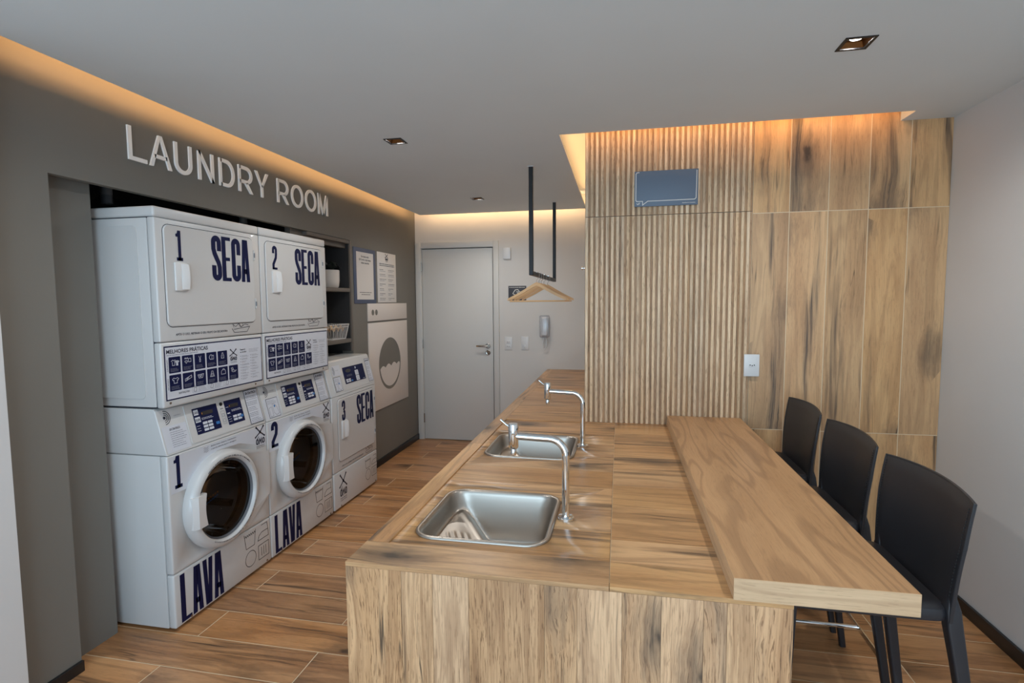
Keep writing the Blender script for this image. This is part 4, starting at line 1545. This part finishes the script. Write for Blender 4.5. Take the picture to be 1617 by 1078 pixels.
# poster, notice, mural
t = thing('poster', 'white poster on a blue board between the niche shelves and paper notice', 'poster', (XW, 2.112, 1.487))
b = MB()
b.box((0, 0, 0), (0.006, 0.403, 0.468), 'frame', 0.001)
b.build('board', t)
p = Print((0.0062, 0, 0))
p.rect(0.043, 0.034, 0.356, 0.434, 'paper')
p.up()
for q, s_ in enumerate(('Escaneie este', 'QR Code e veja nossos', 'vídeos tutoriais')):
    p.text(s_, 0.198, 0.392 - q * 0.027, 0.015, 'ink', width=(0.14, 0.22, 0.15)[q], align='C', bold=0.015)
p.lines(0.090, 0.092, 0.310, 1, 0.01, 'ink', 0.005, 3, 0)
p.lines(0.120, 0.074, 0.280, 1, 0.01, 'ink', 0.005, 5, 0)
p.build('sheet', t)
t = thing('notice_sheet', 'white paper notice with two text columns above the mural', 'notice', (XW, 2.556, 1.494))
b = MB()
b.box((0, 0, 0), (0.004, 0.408, 0.461), 'paper', 0.0008)
b.build('sheet', t)
p = Print((0.004, 0, 0))
p.splash(0.200, 0.380, 0.062, 0.070, 'ink')
p.build('logo', t)
p = Print((0.004, 0, 0))
p.lines(0.040, 0.352, 0.375, 2, 0.015, 'ink', 0.006, 8, 0.1)
for c, a in ((0, 0.040), (1, 0.225)):
    for r in range(7):
        p.lines(a, 0.300 - r * 0.044, a + 0.15, 1, 0.01, 'ink', 0.004, 70 + r + c * 9, 0.5)
        p.lines(a, 0.286 - r * 0.044, a + 0.15, 1, 0.01, 'inkgrey', 0.004, 90 + r + c * 9, 0.7)
p.build('text_columns', t)

t = thing('wall_mural', 'flat white washing machine shape on the dark wall beside dryer 3', 'wall decoration', (XW, 2.338, 0.518))
b = MB()
b.box((0, 0, 0.812), (0.008, 0.868, 0.968), 'mural', 0.001)
u_ = b.build('upper_board', t)
b = MB()
b.box((0, 0, 0), (0.008, 0.868, 0.795), 'mural', 0.001)
l_ = b.build('lower_board', t)
p = Print((0.008, 0, 0))
p.disc(0.095, 0.888, 0.026, 'taupe', 24)
p.disc(0.165, 0.888, 0.026, 'taupe', 24)
p.build('knob', u_)
p = Print((0.008, 0.437, 0.400))
p.disc(0, 0, 0.245, 'taupe', 64)
p.up()
ri, dz = 0.226, 0.010
a0, a1 = math.radians(-8), math.radians(180 + 12)
pts = [(ri * math.cos(-q / 30 * (2 * PI - (a1 - a0)) + a0), dz + ri * math.sin(-q / 30 * (2 * PI - (a1 - a0)) + a0)) for q in range(31)]
xl, xr_ = pts[-1][0], pts[0][0]
nw = 40
wave = []
for q in range(1, nw):
    s_ = q / nw
    x = xl + (xr_ - xl) * s_
    wave.append((x, pts[-1][1] * (1 - s_) + pts[0][1] * s_ + 0.030 * abs(math.sin(s_ * PI * 3.5 + 0.3)) * math.sin(PI * s_) ** 0.3))
p.poly(pts + wave, 'mural')
p.build('window_print', l_)

# ================================================================ BACK WALL ITEMS
o = MB().box((0, -0.030, 0), (0.078, 0, 0.118), 'plastic', 0.006, 2).build('wall_sensor')
o.location = (0.785, YB, 1.932)
tag(o, 'small blank white box high on the back wall beside the door', 'sensor box')
t = thing('wall_plaque', 'small dark plaque with pale emblem on the back wall behind the hangers', 'sign', (0.834, YB, 1.506))
MB().box((0, -0.006, 0), (0.187, 0, 0.150), 'plate', 0.001).build('plate', t)
p = Print((0, -0.006, 0), (1, 0, 0), (0, 0, 1))
p.lines(0.010, 0.132, 0.178, 1, 0.01, 'silver', 0.005, 4, 0)
p.lines(0.050, 0.018, 0.140, 1, 0.01, 'inkgrey', 0.004, 4, 0)
p.stroke([(0.046, 0.070), (0.072, 0.108), (0.100, 0.112), (0.112, 0.096), (0.082, 0.052), (0.062, 0.062), (0.046, 0.070)], 0.007, 'silver')
p.stroke([(0.082, 0.088), (0.118, 0.092), (0.148, 0.076), (0.126, 0.044), (0.100, 0.040), (0.082, 0.052)], 0.007, 'silver')
p.build('emblem', t)


def wall_plate(name, x, z, w_, h_, label, cat, kind, y=YB, group=None):
    t = thing(name, label, cat, (x, y, z), 0, group)
    MB().box((0, -0.008, 0), (w_, 0, h_), 'plastic', 0.003, 2).build('cover_plate', t)
    if kind == 'pair':
        for zz in (0.082, 0.038):
            b = MB()
            b.box((0.020, -0.0105, zz - 0.013), (w_ - 0.020, -0.006, zz + 0.013), 'plastic', 0.002, 2)
            m_ = b.build('socket', t)
            b = MB()
            for q in (-1, 1):
                b.lathe([(0.003, 0), (0.003, 0.0012)], (w_ / 2 + q * 0.009, -0.0100, zz), (0, -1, 0), 'blackrub', 8, False, True)
            b.build('pin_hole', m_)
    elif kind == 'rocker':
        MB().box((w_ / 2 - 0.014, -0.012, 0.020), (w_ / 2 + 0.010, -0.006, 0.050), 'plastic', 0.003, 2).build('rocker', t)
    else:
        b = MB()
        b.box((w_ / 2 - 0.016, -0.0105, h_ / 2 - 0.008), (w_ / 2 + 0.022, -0.006, h_ / 2 + 0.012), 'plastic', 0.002, 2)
        m_ = b.build('socket', t)
        b = MB()
        for q, dz in ((-1, 0.002), (0, -0.001), (1, 0.002)):
            b.lathe([(0.0032, 0), (0.0032, 0.0014)], (w_ / 2 + 0.002 + q * 0.0105, -0.0104, h_ / 2 + dz), (0, -1, 0), 'blackrub', 8, False, True)
        b.build('pin_hole', m_)
    return t


wall_plate('power_outlet', 0.790, 0.992, 0.080, 0.132, 'white double socket plate on the back wall, nearest to the door', 'outlet', 'pair')
wall_plate('light_switch', 0.966, 0.993, 0.080, 0.136, 'white plate between the double socket and the intercom', 'light switch', 'rocker')
wall_plate('power_outlet', 2.634, 1.080, 0.079, 0.121, 'white socket plate on the partition wall above the bar', 'outlet', 'triple', YS - 0.018)

t = thing('intercom', 'white intercom handset wrapped in clear plastic on the back wall', 'intercom', (1.215, YB, 1.130))
b = MB()
b.box((-0.045, -0.020, 0.0), (0.045, 0, 0.205), 'plastic', 0.008, 2)
b.build('base_plate', t)
b = MB()
lp = []
for z, wd, dp in ((0.004, 0.028, 0.036), (0.02, 0.032, 0.048), (0.06, 0.028, 0.044), (0.10, 0.025, 0.040), (0.15, 0.029, 0.046), (0.185, 0.030, 0.048), (0.198, 0.026, 0.038)):
    lp.append([(a, -0.014 - dp / 2 + c, z) for a, c in rrect(wd, dp / 2, min(wd, dp / 2) * 0.6, 4)])
b.rings(lp, 'plastic')
b.build('handset', t)
b = MB()
b.box((-0.050, -0.068, -0.004), (0.050, -0.0005, 0.222), 'wrap', 0.012, 2)
b.build('plastic_wrap', t)
b = MB()
b.tube([(0.010, -0.035, 0.004), (0.026, -0.034, -0.05), (0.020, -0.03, -0.105), (0.0, -0.028, -0.130), (-0.018, -0.03, -0.110), (-0.016, -0.03, -0.055), (0.004, -0.02, 0.003)], 0.0055, 'plastic', 8)
b.build('cord', t)

# slate panel on the slats
t = thing('notice_board', 'slate blue board with white speech bubble outline on the slat panel', 'sign', (2.043, YS - 0.0185, 2.013))
MB().box((0, -0.008, 0), (0.336, 0, 0.191), 'slate', 0.001).build('board', t)
p = Print((0, -0.008, 0), (1, 0, 0), (0, 0, 1))
p.stroke([(0.026, 0.184), (0.014, 0.184), (0.008, 0.176), (0.008, 0.034), (0.013, 0.028), (0.044, 0.028), (0.045, 0.008), (0.072, 0.028), (0.318, 0.029), (0.326, 0.036), (0.328, 0.184)], 0.004, 'silver')
p.text('Atendimento à lavanderia', 0.322, 0.010, 0.005, 'silver', width=0.068, align='R', bold=0.02)
p.stroke([(0.012, 0.018), (0.018, 0.010), (0.024, 0.020)], 0.003, 'silver')
p.stroke([(0.024, 0.010), (0.030, 0.022)], 0.003, 'silver')
p.build('print', t)
# small fittings on the side face of the block
t = thing('wall_hook', 'small silver knob on the edge of the slat panel', 'hook', (XS + 0.004, YS + 0.12, 1.690))
b = MB()
b.lathe([(0.012, 0), (0.012, 0.004), (0.005, 0.006), (0.005, 0.020), (0.011, 0.024), (0.011, 0.032), (0.0001, 0.034)], (0, 0, 0), (-1, 0, 0), 'chrome', 20)
b.build('knob', t)

# ================================================================ CEILING FITTINGS
for (x, y), lab in zip(DL, ('square recessed black downlight above the bar stools', 'square recessed black downlight above the aisle in front of dryer 3', 'square recessed black downlight close to the back wall and door', 'added unseen fill downlight over the aisle before washer 1', 'added unseen fill downlight over the open floor before the bar')):
    t = thing('downlight', lab, 'ceiling light', (x, y, ZC), 0, 'recessed ceiling downlights')
    b = MB()
    w_ = 0.051
    for a in ((-w_, -w_, w_, -0.040), (-w_, 0.040, w_, w_), (-w_, -0.040, -0.040, 0.040), (0.040, -0.040, w_, 0.040)):
        b.box((a[0], a[1], -0.003), (a[2], a[3], 0.002), 'blackmetal')
    b.build('trim_ring', t)
    b = MB()
    b.rings([[(p, q, z) for p, q in rrect(s_, s_, 0.004, 3)] for s_, z in ((0.040, 0.001), (0.030, 0.018), (0.022, 0.019))], 'gold', True, False, False)
    b.build('reflector', t)
    b = MB()
    b.lathe([(0.0001, 0.0150), (0.019, 0.0155), (0.021, 0.018), (0.021, 0.05), (0.0001, 0.05)], (0, 0, 0), (0, 0, 1), 'lamp', 24)
    b.build('lamp', t)
    sp = bpy.data.lights.new('downlight_beam', 'SPOT')
    sp.energy = 25
    sp.color = (1.0, 0.985, 0.945)
    sp.spot_size = math.radians(165)
    sp.spot_blend = 0.75
    sp.shadow_soft_size = 0.018
    so = bpy.data.objects.new('downlight_beam', sp)
    link(so, t)
    so.location = (0, 0, 0.004)

# hanging rail and hangers
t = thing('clothes_rail', 'black square tube rail hanging from the ceiling over the counter', 'clothes rail', (1.380, 1.620, ZC))
YR1 = 1.320
ZR = 1.672 - ZC
b = MB()
b.box((-0.014, -0.014, ZR), (0.014, 0.014, -0.001), 'blackmetal', 0.002, 1)
b.build('post', t)
b = MB()
b.box((-0.014, YR1 - 0.014, ZR), (0.014, YR1 + 0.014, -0.001), 'blackmetal', 0.002, 1)
b.build('post', t)
b = MB()
b.box((-0.014, 0.0145, ZR), (0.014, YR1 - 0.0145, ZR + 0.028), 'blackmetal', 0.002, 1)
b.build('rail', t)
for yy in (0.0, YR1):
    b = MB()
    b.box((-0.022, yy - 0.022, -0.004), (0.022, yy + 0.022, 0.0), 'plastic', 0.001, 1)
    b.build('ceiling_plate', t)


def make_hanger():
    t = thing('clothes_hanger', 'pale wooden clothes hanger beside the front post of the black rail', 'clothes hanger', (0, 0, 0), 0, 'wooden hangers on the black rail')
    # local frame: z = 0 at the top of the rail; hangs in the x-z plane
    b = MB()
    up_, lo_ = [], []
    n = 14
    for q in range(n + 1):
        s_ = q / n
        x = 0.215 * s_
        z = -0.066 - 0.118 * (s_ ** 1.25) - 0.012 * math.sin(PI * s_)
        th = 0.025 - 0.009 * s_
        up_.append((x, z))
        lo_.append((x, z - th))
    outl = [(-x, z) for x, z in up_[::-1]] + up_[1:] + lo_[::-1] + [(-x, z) for x, z in lo_[1:]]
    i = b.mi('hanger')
    F_ = [b.bm.verts.new((x, -0.0065, z)) for x, z in outl]
    B_ = [b.bm.verts.new((x, 0.0065, z)) for x, z in outl]
    m_ = len(outl)
    up_n = 2 * n + 1
    for q in range(up_n - 1):
        a, c = q, q + 1
        d, e = m_ - 1 - q, m_ - 2 - q
        d = (m_ - (q - 0)) if False else d
    # front and back faces as strips
    topi = list(range(up_n))
    boti = [up_n + q for q in range(n + 1)] + [up_n + n + q for q in range(1, n + 1)]
    boti = boti[::-1]
    for q in range(up_n - 1):
        b.face([F_[topi[q]], F_[boti[q]], F_[boti[q + 1]], F_[topi[q + 1]]], i)
        b.face([B_[topi[q]], B_[topi[q + 1]], B_[boti[q + 1]], B_[boti[q]]], i)
    for q in range(m_):
        b.face([F_[q], F_[(q + 1) % m_], B_[(q + 1) % m_], B_[q]], i)
    b.build('shoulder_bar', t)
    b = MB()
    b.tube([(-0.200, 0, -0.203), (0.200, 0, -0.203)], 0.0055, 'hanger', 10)
    b.build('trouser_bar', t)
    b = MB()
    pts = [(0, 0, -0.072), (0, 0, -0.050), (0.010, 0, -0.040), (0.0185, 0, -0.026), (0.0185, 0, -0.004), (0.012, 0, 0.0035), (0.0, 0, 0.0045), (-0.012, 0, 0.0035), (-0.0185, 0, -0.004), (-0.0185, 0, -0.014)]
    b.tube(pts, 0.0018, 'chrome', 8)
    b.build('hook', t)
    return t


def dup(root, loc, rotz, label):
    r = root.copy()
    COL.objects.link(r)
    r.location = loc
    r.rotation_euler = (0, 0, rotz)
    r['label'] = label
    for ch in list(root.children):
        c = ch.copy()
        COL.objects.link(c)
        c.parent = r
        for g in list(ch.children):
            e = g.copy()
            COL.objects.link(e)
            e.parent = c
    return r


zt = ZC + ZR + 0.028
h0 = make_hanger()
spots = [(1.86, -0.02), (1.98, 0.10), (2.09, -0.10), (2.24, 0.06), (2.46, 0.14)]
labs = ['pale wooden clothes hanger beside the front post of the black rail', 'pale wooden clothes hanger second from the front post of the rail',
        'pale wooden clothes hanger in the middle of five on the rail', 'pale wooden clothes hanger fourth from the front post of the rail',
        'pale wooden clothes hanger last on the rail, toward its back post']
for q, ((yy, rz), lb) in enumerate(zip(spots, labs)):
    loc = (1.380, yy, zt)
    if q == 0:
        h0.location = loc
        h0.rotation_euler = (0, 0, rz)
    else:
        dup(h0, loc, rz, lb)

# ================================================================ COUNTER
XC0, XC1, YC = 1.240, 2.367, -0.696
t = thing('counter', 'long oak tile counter with two sinks running back to the far wall', 'counter', (0, 0, 0))
RX0, RX1, RY0, RY1 = 1.306, 1.946, -0.566, 1.110        # sunken wet area
ZR_ = HC - 0.006
b = MB()
b.wbox((XC0, YC, HC - 0.012), (RX1, RY0 - 0.001, HC), 0, 'top')
yy = RY0 + 0.001
for y1 in (0.55, 1.75, 2.95, YB - 0.004):
    b.wbox((XC0, yy, HC - 0.012), (RX0, y1 - 0.001, HC), 1, 'top')
    yy = y1 + 0.001
rows = [RY0 + 0.001, -0.367, -0.168, 0.027, 0.220, 0.430, 0.647, 0.860, RY1]
for a, c in zip(rows, rows[1:]):
    b.wbox((RX0, a, ZR_ - 0.010), (RX1, c - 0.0012, ZR_), 0, 'top')
rows = [YC, -0.565, -0.428, -0.161, 0.042, 0.246, 0.430, 0.645, 0.863, YS]
for a, c in zip(rows, rows[1:]):
    b.wbox((RX1 + 0.0016, a, HC - 0.012), (XC1, c - 0.0012, HC), 0, 'top')
b.wbox((RX0, RY1 + 0.001, HC - 0.012), (RX1, YS - 0.001, HC), 0, 'top')
y0 = YS
while y0 < YB - 0.01:
    y1 = min(y0 + 0.2, YB - 0.004)
    b.wbox((RX0 + 0.001, y0, HC - 0.012), (XS + 0.003, y1 - 0.0012, HC), 0, 'top')
    y0 = y1
top = b.build('worktop', t)
b = MB()
b.box((RX0 + 0.001, RY0 + 0.0012, HC - 0.05), (RX1, RY1, ZR_ - 0.0012), 'grout')
sub = b.build('worktop_base', t)
b = MB()
b.box((XC0 + 0.02, YS - 0.001, HC - 0.05), (XS + 0.003, YB - 0.004, HC - 0.0012), 'grout')
b.box((RX1 + 0.0005, YC + 0.021, HC - 0.05), (XC1 - 0.019, YS - 0.001, HC - 0.0012), 'grout')
b.box((XC0 + 0.019, YC + 0.021, HC - 0.05), (RX0 + 0.0005, YS - 0.001, HC - 0.0115), 'grout')
b.build('worktop_base', t)
SK = [(1.558, -0.300), (1.558, 0.566)]
SHX, SHY = 0.211, 0.212
c = MB()
for cx, cy in SK:
    c.prism([(cx + p, cy + q, HC + 0.1) for p, q in rrect(SHX - 0.010, SHY - 0.010, 0.062, 6)], (0, 0, -0.4), 'grout')
co = c.build('cutter')
cut(top, co)
cut(sub, co)
bpy.data.objects.remove(co)
b = MB()
bx = [1.240, 1.400, 1.488, 1.587, 1.785, 1.868, 1.978, 2.071, 2.169, 2.222, 2.285, 2.367]
for a, d in zip(bx, bx[1:]):
    b.wbox((a + 0.0004, YC, 0.001), (d - 0.0004, YC + 0.018, HC - 0.0125), 2, 'front')
b.box((XC0 + 0.002, YC + 0.010, 0.001), (XC1 - 0.002, YC + 0.020, HC - 0.013), 'grout')
b.build('front_panel', t)
b = MB()
y0 = YC + 0.018
while y0 < YB - 0.01:
    y1 = min(y0 + 0.2, YB - 0.004)
    b.wbox((XC0, y0, 0.001), (XC0 + 0.018, y1 - 0.001, HC - 0.0125), 2, 'front')
    y0 = y1
b.build('side_panel', t)
b = MB()
y0 = YC + 0.018
while y0 < YS - 0.01:
    y1 = min(y0 + 0.2, YS)
    b.wbox((XC1 - 0.018, y0, 0.001), (XC1, y1 - 0.001, HC - 0.0125), 2, 'front')
    y0 = y1
b.build('side_panel', t)

# bar top
XB0, XB1, YB0, HB = 2.234, 2.623, -0.702, 0.848
t = thing('bar_counter', 'thick raised laminate bar slab along the stool side of the counter', 'bar counter', (0, 0, HC))
b = MB()
b.wbox((XB0 + 0.001, YB0 + 0.001, 0.0005), (XB1 - 0.001, YS - 0.020, HB - HC), 1, 'bar', (0.31, 0.5))
b.build('slab', t)
for lo, hi in (((XB0, YB0 + 0.001, 0.0005), (XB0 + 0.001, YS - 0.020, HB - HC - 0.001)), ((XB1 - 0.001, YB0 + 0.001, 0.0005), (XB1, YS - 0.020, HB - HC - 0.001))):
    b = MB()
    b.wbox(lo, hi, 1, 'baredge')
    b.build('edge_band', t)
b = MB()
b.wbox((XB0, YB0, 0.0005), (XB1, YB0 + 0.001, HB - HC - 0.001), 0, 'baredge')
b.build('edge_band', t)


# sinks
def rloop(hx, hy, r, nc=8, ns=22):
    """rounded rectangle with subdivided sides"""
    pts = rrect(hx, hy, r, nc)
    out = []
    for k in range(4):
        arc = pts[k * (nc + 1):(k + 1) * (nc + 1)]
        nx = pts[((k + 1) * (nc + 1)) % len(pts)]
        out += arc
        a = arc[-1]
        out += [(a[0] + (nx[0] - a[0]) * q / ns, a[1] + (nx[1] - a[1]) * q / ns) for q in range(1, ns)]
    return out


def make_sink():
    t = thing('sink', 'stainless steel sink with washboard at the free end of the counter', 'sink', (0, 0, 0), 0, 'steel sinks set into the counter')
    b = MB()
    ins = [(0.0, 0.0), (0.001, 0.005), (0.006, 0.0075), (0.012, 0.006), (0.016, 0.0015), (0.019, -0.010)]
    lps = []
    for d, z in ins:
        lps.append([(p, q, z) for p, q in rloop(SHX - d, SHY - d, 0.072 - d)])
    K = 60

    def sm(x):
        x = max(0.0, min(1.0, x))
        return x * x * (3 - 2 * x)

    def bottom(x, y):
        # rounded ridge from back left to front middle: washboard on one side, deep bowl on the other
        rx = -0.140 + (0.160 - y) * 0.66
        d = x - rx
        board = -0.062 - 0.030 * sm((x + 0.19) / 0.25) + 0.006 * math.exp(-((d + 0.012) / 0.016) ** 2)
        rib = sm((y + 0.175) / 0.03) * sm((0.01 - y) / 0.03) * sm((x + 0.165) / 0.03) * sm((rx - 0.035 - x) / 0.03)
        board += 0.0017 * rib * math.sin((x * 0.82 + y * 0.42) * 2 * PI / 0.020)
        return board + (-0.165 - board) * sm((d - 0.002) / 0.095)
    for j in range(1, K + 1):
        d = 0.019 + (SHX - 0.019 - 0.004) * (j / K)
        hx, hy = max(SHX - d, 0.004), max(SHY - d, 0.004)
        r = min(max(0.072 - d * 0.45, 0.0035), hx * 0.95, hy * 0.95)
        lp = []
        for p, q in rloop(hx, hy, r):
            z = bottom(p, q)
            wall = -0.010 - (d - 0.019) * 5.0
            kk = 0.030
            hh = max(kk - abs(wall - z), 0) / kk
            lp.append((p, q, max(wall, z) + hh * hh * kk * 0.25))
        lps.append(lp)
    b.rings(lps, 'steel', True, False, True)
    b.build('basin', t, 60)
    b = MB()
    b.lathe([(0.0001, 0.004), (0.020, 0.004), (0.030, 0.005), (0.033, 0.001)], (0.115, 0.02, -0.1645), (0, 0, 1), 'chrome', 24)
    b.build('drain', t)
    return t


s0 = make_sink()
s0.location = (SK[0][0], SK[0][1], ZR_)
dup(s0, (SK[1][0], SK[1][1], ZR_), 0, 'stainless steel sink with washboard close to the slat panel')


def make_tap():
    t = thing('tap', 'chrome swan neck tap at the sink on the free counter end', 'tap', (0, 0, 0), 0, 'chrome taps at the sinks')
    b = MB()
    b.lathe([(0.0270, 0.0), (0.0270, 0.008), (0.025, 0.010), (0.0135, 0.011), (0.0125, 0.016), (0.0001, 0.016)], (0, 0, 0), (0, 0, 1), 'chrome', 32)
    b.build('base_flange', t)
    zb = 0.264
    R_ = 0.055
    path = [(0, 0, 0.008), (0, 0, zb - R_)] + [(-R_ + R_ * math.cos(math.radians(a)), 0, zb - R_ + R_ * math.sin(math.radians(a))) for a in range(10, 91, 10)] + [(-0.165, 0, zb + 0.004)]
    b = MB()
    b.tube(path, 0.0122, 'chrome', 20)
    b.build('spout', t)
    hx = -0.172
    b = MB()
    b.lathe([(0.0001, 0.226), (0.0125, 0.226), (0.0165, 0.232), (0.0165, 0.283), (0.0150, 0.284), (0.0150, 0.286), (0.0168, 0.287), (0.0168, 0.306), (0.015, 0.309), (0.0001, 0.309)], (hx, 0, 0), (0, 0, 1), 'chrome', 28)
    b.build('valve_body', t)
    b = MB()
    b.lathe([(0.0001, 0.204), (0.0085, 0.204), (0.0095, 0.207), (0.0085, 0.226), (0.0075, 0.228)], (hx, 0, 0), (0, 0, 1), 'chrome', 20)
    b.build('nozzle', t)
    b = MB()
    b.tube([(hx - 0.012, 0, 0.297), (hx - 0.026, 0.003, 0.305), (hx - 0.044, 0.006, 0.319)], [0.0042, 0.0040, 0.0046], 'chrome', 12)
    b.build('lever', t)
    return t


t0 = make_tap()
t0.location = (1.800, -0.290, ZR_)
dup(t0, (1.796, 0.598, ZR_), 0, 'chrome swan neck tap at the sink close to the slat panel')


# ================================================================ BAR STOOLS
def make_stool():
    t = thing('bar_stool', 'black leather bar stool at the free end of the bar', 'bar stool', (0, 0, 0), 0, 'black leather stools at the bar')
    # faces -x; back at +x
    b = MB()
    n = 10
    lp = []
    for z, k in ((0.664, 0.94), (0.670, 0.985), (0.686, 1.0), (0.700, 0.985), (0.707, 0.94)):
        lp.append([(-0.030 + p, q, z) for p, q in rrect(0.205 * k, 0.205 * k, 0.035, 5)])
    b.rings(lp, 'leather')
    b.build('seat', t)
    # backrest shell: grid over width and height, curved in plan, thin rounded rim
    b = MB()
    NY, NZ_ = 24, 16
    z0, z1 = 0.668, 1.000

    def edge(s_):     # half width at height share s_
        return 0.205 + 0.021 * min(1, s_ * 1.6)

    def pt(a, s_, side):
        hw = edge(s_)
        y = a * hw
        bow = 0.030 * (1 - a * a)
        x = 0.170 + 0.028 * s_ + bow - 0.006 * math.sin(PI * s_)
        th = 0.036 - 0.012 * s_
        rim = (1 - abs(a) ** 5) ** 0.5 * (1 - max(0, (s_ - 0.93) / 0.07) ** 2 * 0.85)
        crown = -0.010 * a * a * max(0, (s_ - 0.5) * 2) ** 2
        return (x + side * th / 2 * max(0.22, rim), y, z0 + (z1 - z0) * s_ + crown)
    i = b.mi('leather')
    Fv = [[b.bm.verts.new(pt(-1 + 2 * q / NY, j / NZ_, -1)) for q in range(NY + 1)] for j in range(NZ_ + 1)]
    Bv = [[b.bm.verts.new(pt(-1 + 2 * q / NY, j / NZ_, 1)) for q in range(NY + 1)] for j in range(NZ_ + 1)]
    for j in range(NZ_):
        for q in range(NY):
            b.face([Fv[j][q], Fv[j + 1][q], Fv[j + 1][q + 1], Fv[j][q + 1]], i)
            b.face([Bv[j][q], Bv[j][q + 1], Bv[j + 1][q + 1], Bv[j + 1][q]], i)
        for q in (0, NY):
            b.face([Fv[j][q], Bv[j][q], Bv[j + 1][q], Fv[j + 1][q]], i)
    for j in (0, NZ_):
        for q in range(NY):
            b.face([Fv[j][q], Fv[j][q + 1], Bv[j][q + 1], Bv[j][q]], i)
    back = b.build('backrest', t, 50)
    b = MB()
    path = [pt(-0.985, j / 20, -0.7) for j in range(1, 20)] + [pt(-0.985 + 1.97 * j / 24, 0.994, -0.7) for j in range(25)] + [pt(0.985, 1 - j / 20, -0.7) for j in range(1, 20)]
    b.tube(path, 0.0032, 'leather', 6)
    b.build('piping', back)
    # stitched seams along both side edges
    b = MB()
    for sg in (-1, 1):
        for j in range(34):
            s_ = 0.05 + 0.88 * j / 33
            p = Vector(pt(sg * 0.93, s_, -1))
            q = Vector(pt(sg * 0.93, s_ + 0.014, -1))
            off = Vector((-0.0006, 0, 0))
            b.tube([p + off, q + off], 0.0013, 'stitch', 5)
    b.build('stitching', back)
    # legs
    for sg in (-1, 1):
        b = MB()
        pts = [(0.176, sg * 0.190, 0.735, 0.018, 0.020), (0.178, sg * 0.187, 0.700, 0.034, 0.036), (0.184, sg * 0.187, 0.650, 0.037, 0.036), (0.200, sg * 0.192, 0.55, 0.034, 0.032), (0.284, sg * 0.212, 0.0, 0.024, 0.024)]
        lps = []
        for x, y, z, a, c in pts:
            lps.append([(x + p, y + q, z) for p, q in rrect(a / 2, c / 2, 0.006, 3)])
        b.rings(lps, 'leather')
        b.build('leg', t)
    for sg in (-1, 1):
        b = MB()
        lps = []
        for x, y, z, a in ((-0.206, sg * 0.180, 0.668, 0.036), (-0.236, sg * 0.205, 0.0, 0.025)):
            lps.append([(x + p, y + q, z) for p, q in rrect(a / 2, a / 2, 0.006, 3)])
        b.rings(lps, 'leather')
        b.build('leg', t)
    zr = 0.212
    xr_, yr_ = 0.254, 0.199
    xf, yf = -0.226, 0.192
    b = MB()
    b.bar((xr_, -yr_, zr), (xr_, yr_, zr), (0.020, 0.008), (0.020, 0.008), 'chrome', (0, 0, 1))
    b.build('rear_rung', t)
    b = MB()
    b.bar((xf, -yf, zr), (xf, yf, zr), (0.020, 0.008), (0.020, 0.008), 'chrome', (0, 0, 1))
    b.build('front_rung', t)
    b = MB()
    b.tube([(xf + 0.002, 0, zr), (xr_ - 0.002, 0, zr)], 0.008, 'chrome', 14)
    b.build('stretcher', t)
    b = MB()
    for sg in (-1, 1):
        b.box((xr_ - 0.010, sg * yr_ - 0.004, zr - 0.016), (xr_ + 0.008, sg * yr_ + 0.004, zr + 0.012), 'nickel', 0.002, 1)
    b.build('bracket', t)
    return t


st = make_stool()
st.location = (2.632, -0.281, 0)
dup(st, (2.640, 0.250, 0), 0, 'black leather bar stool between the two other stools')
dup(st, (2.640, 0.776, 0), 0, 'black leather bar stool next to the wood clad wall')
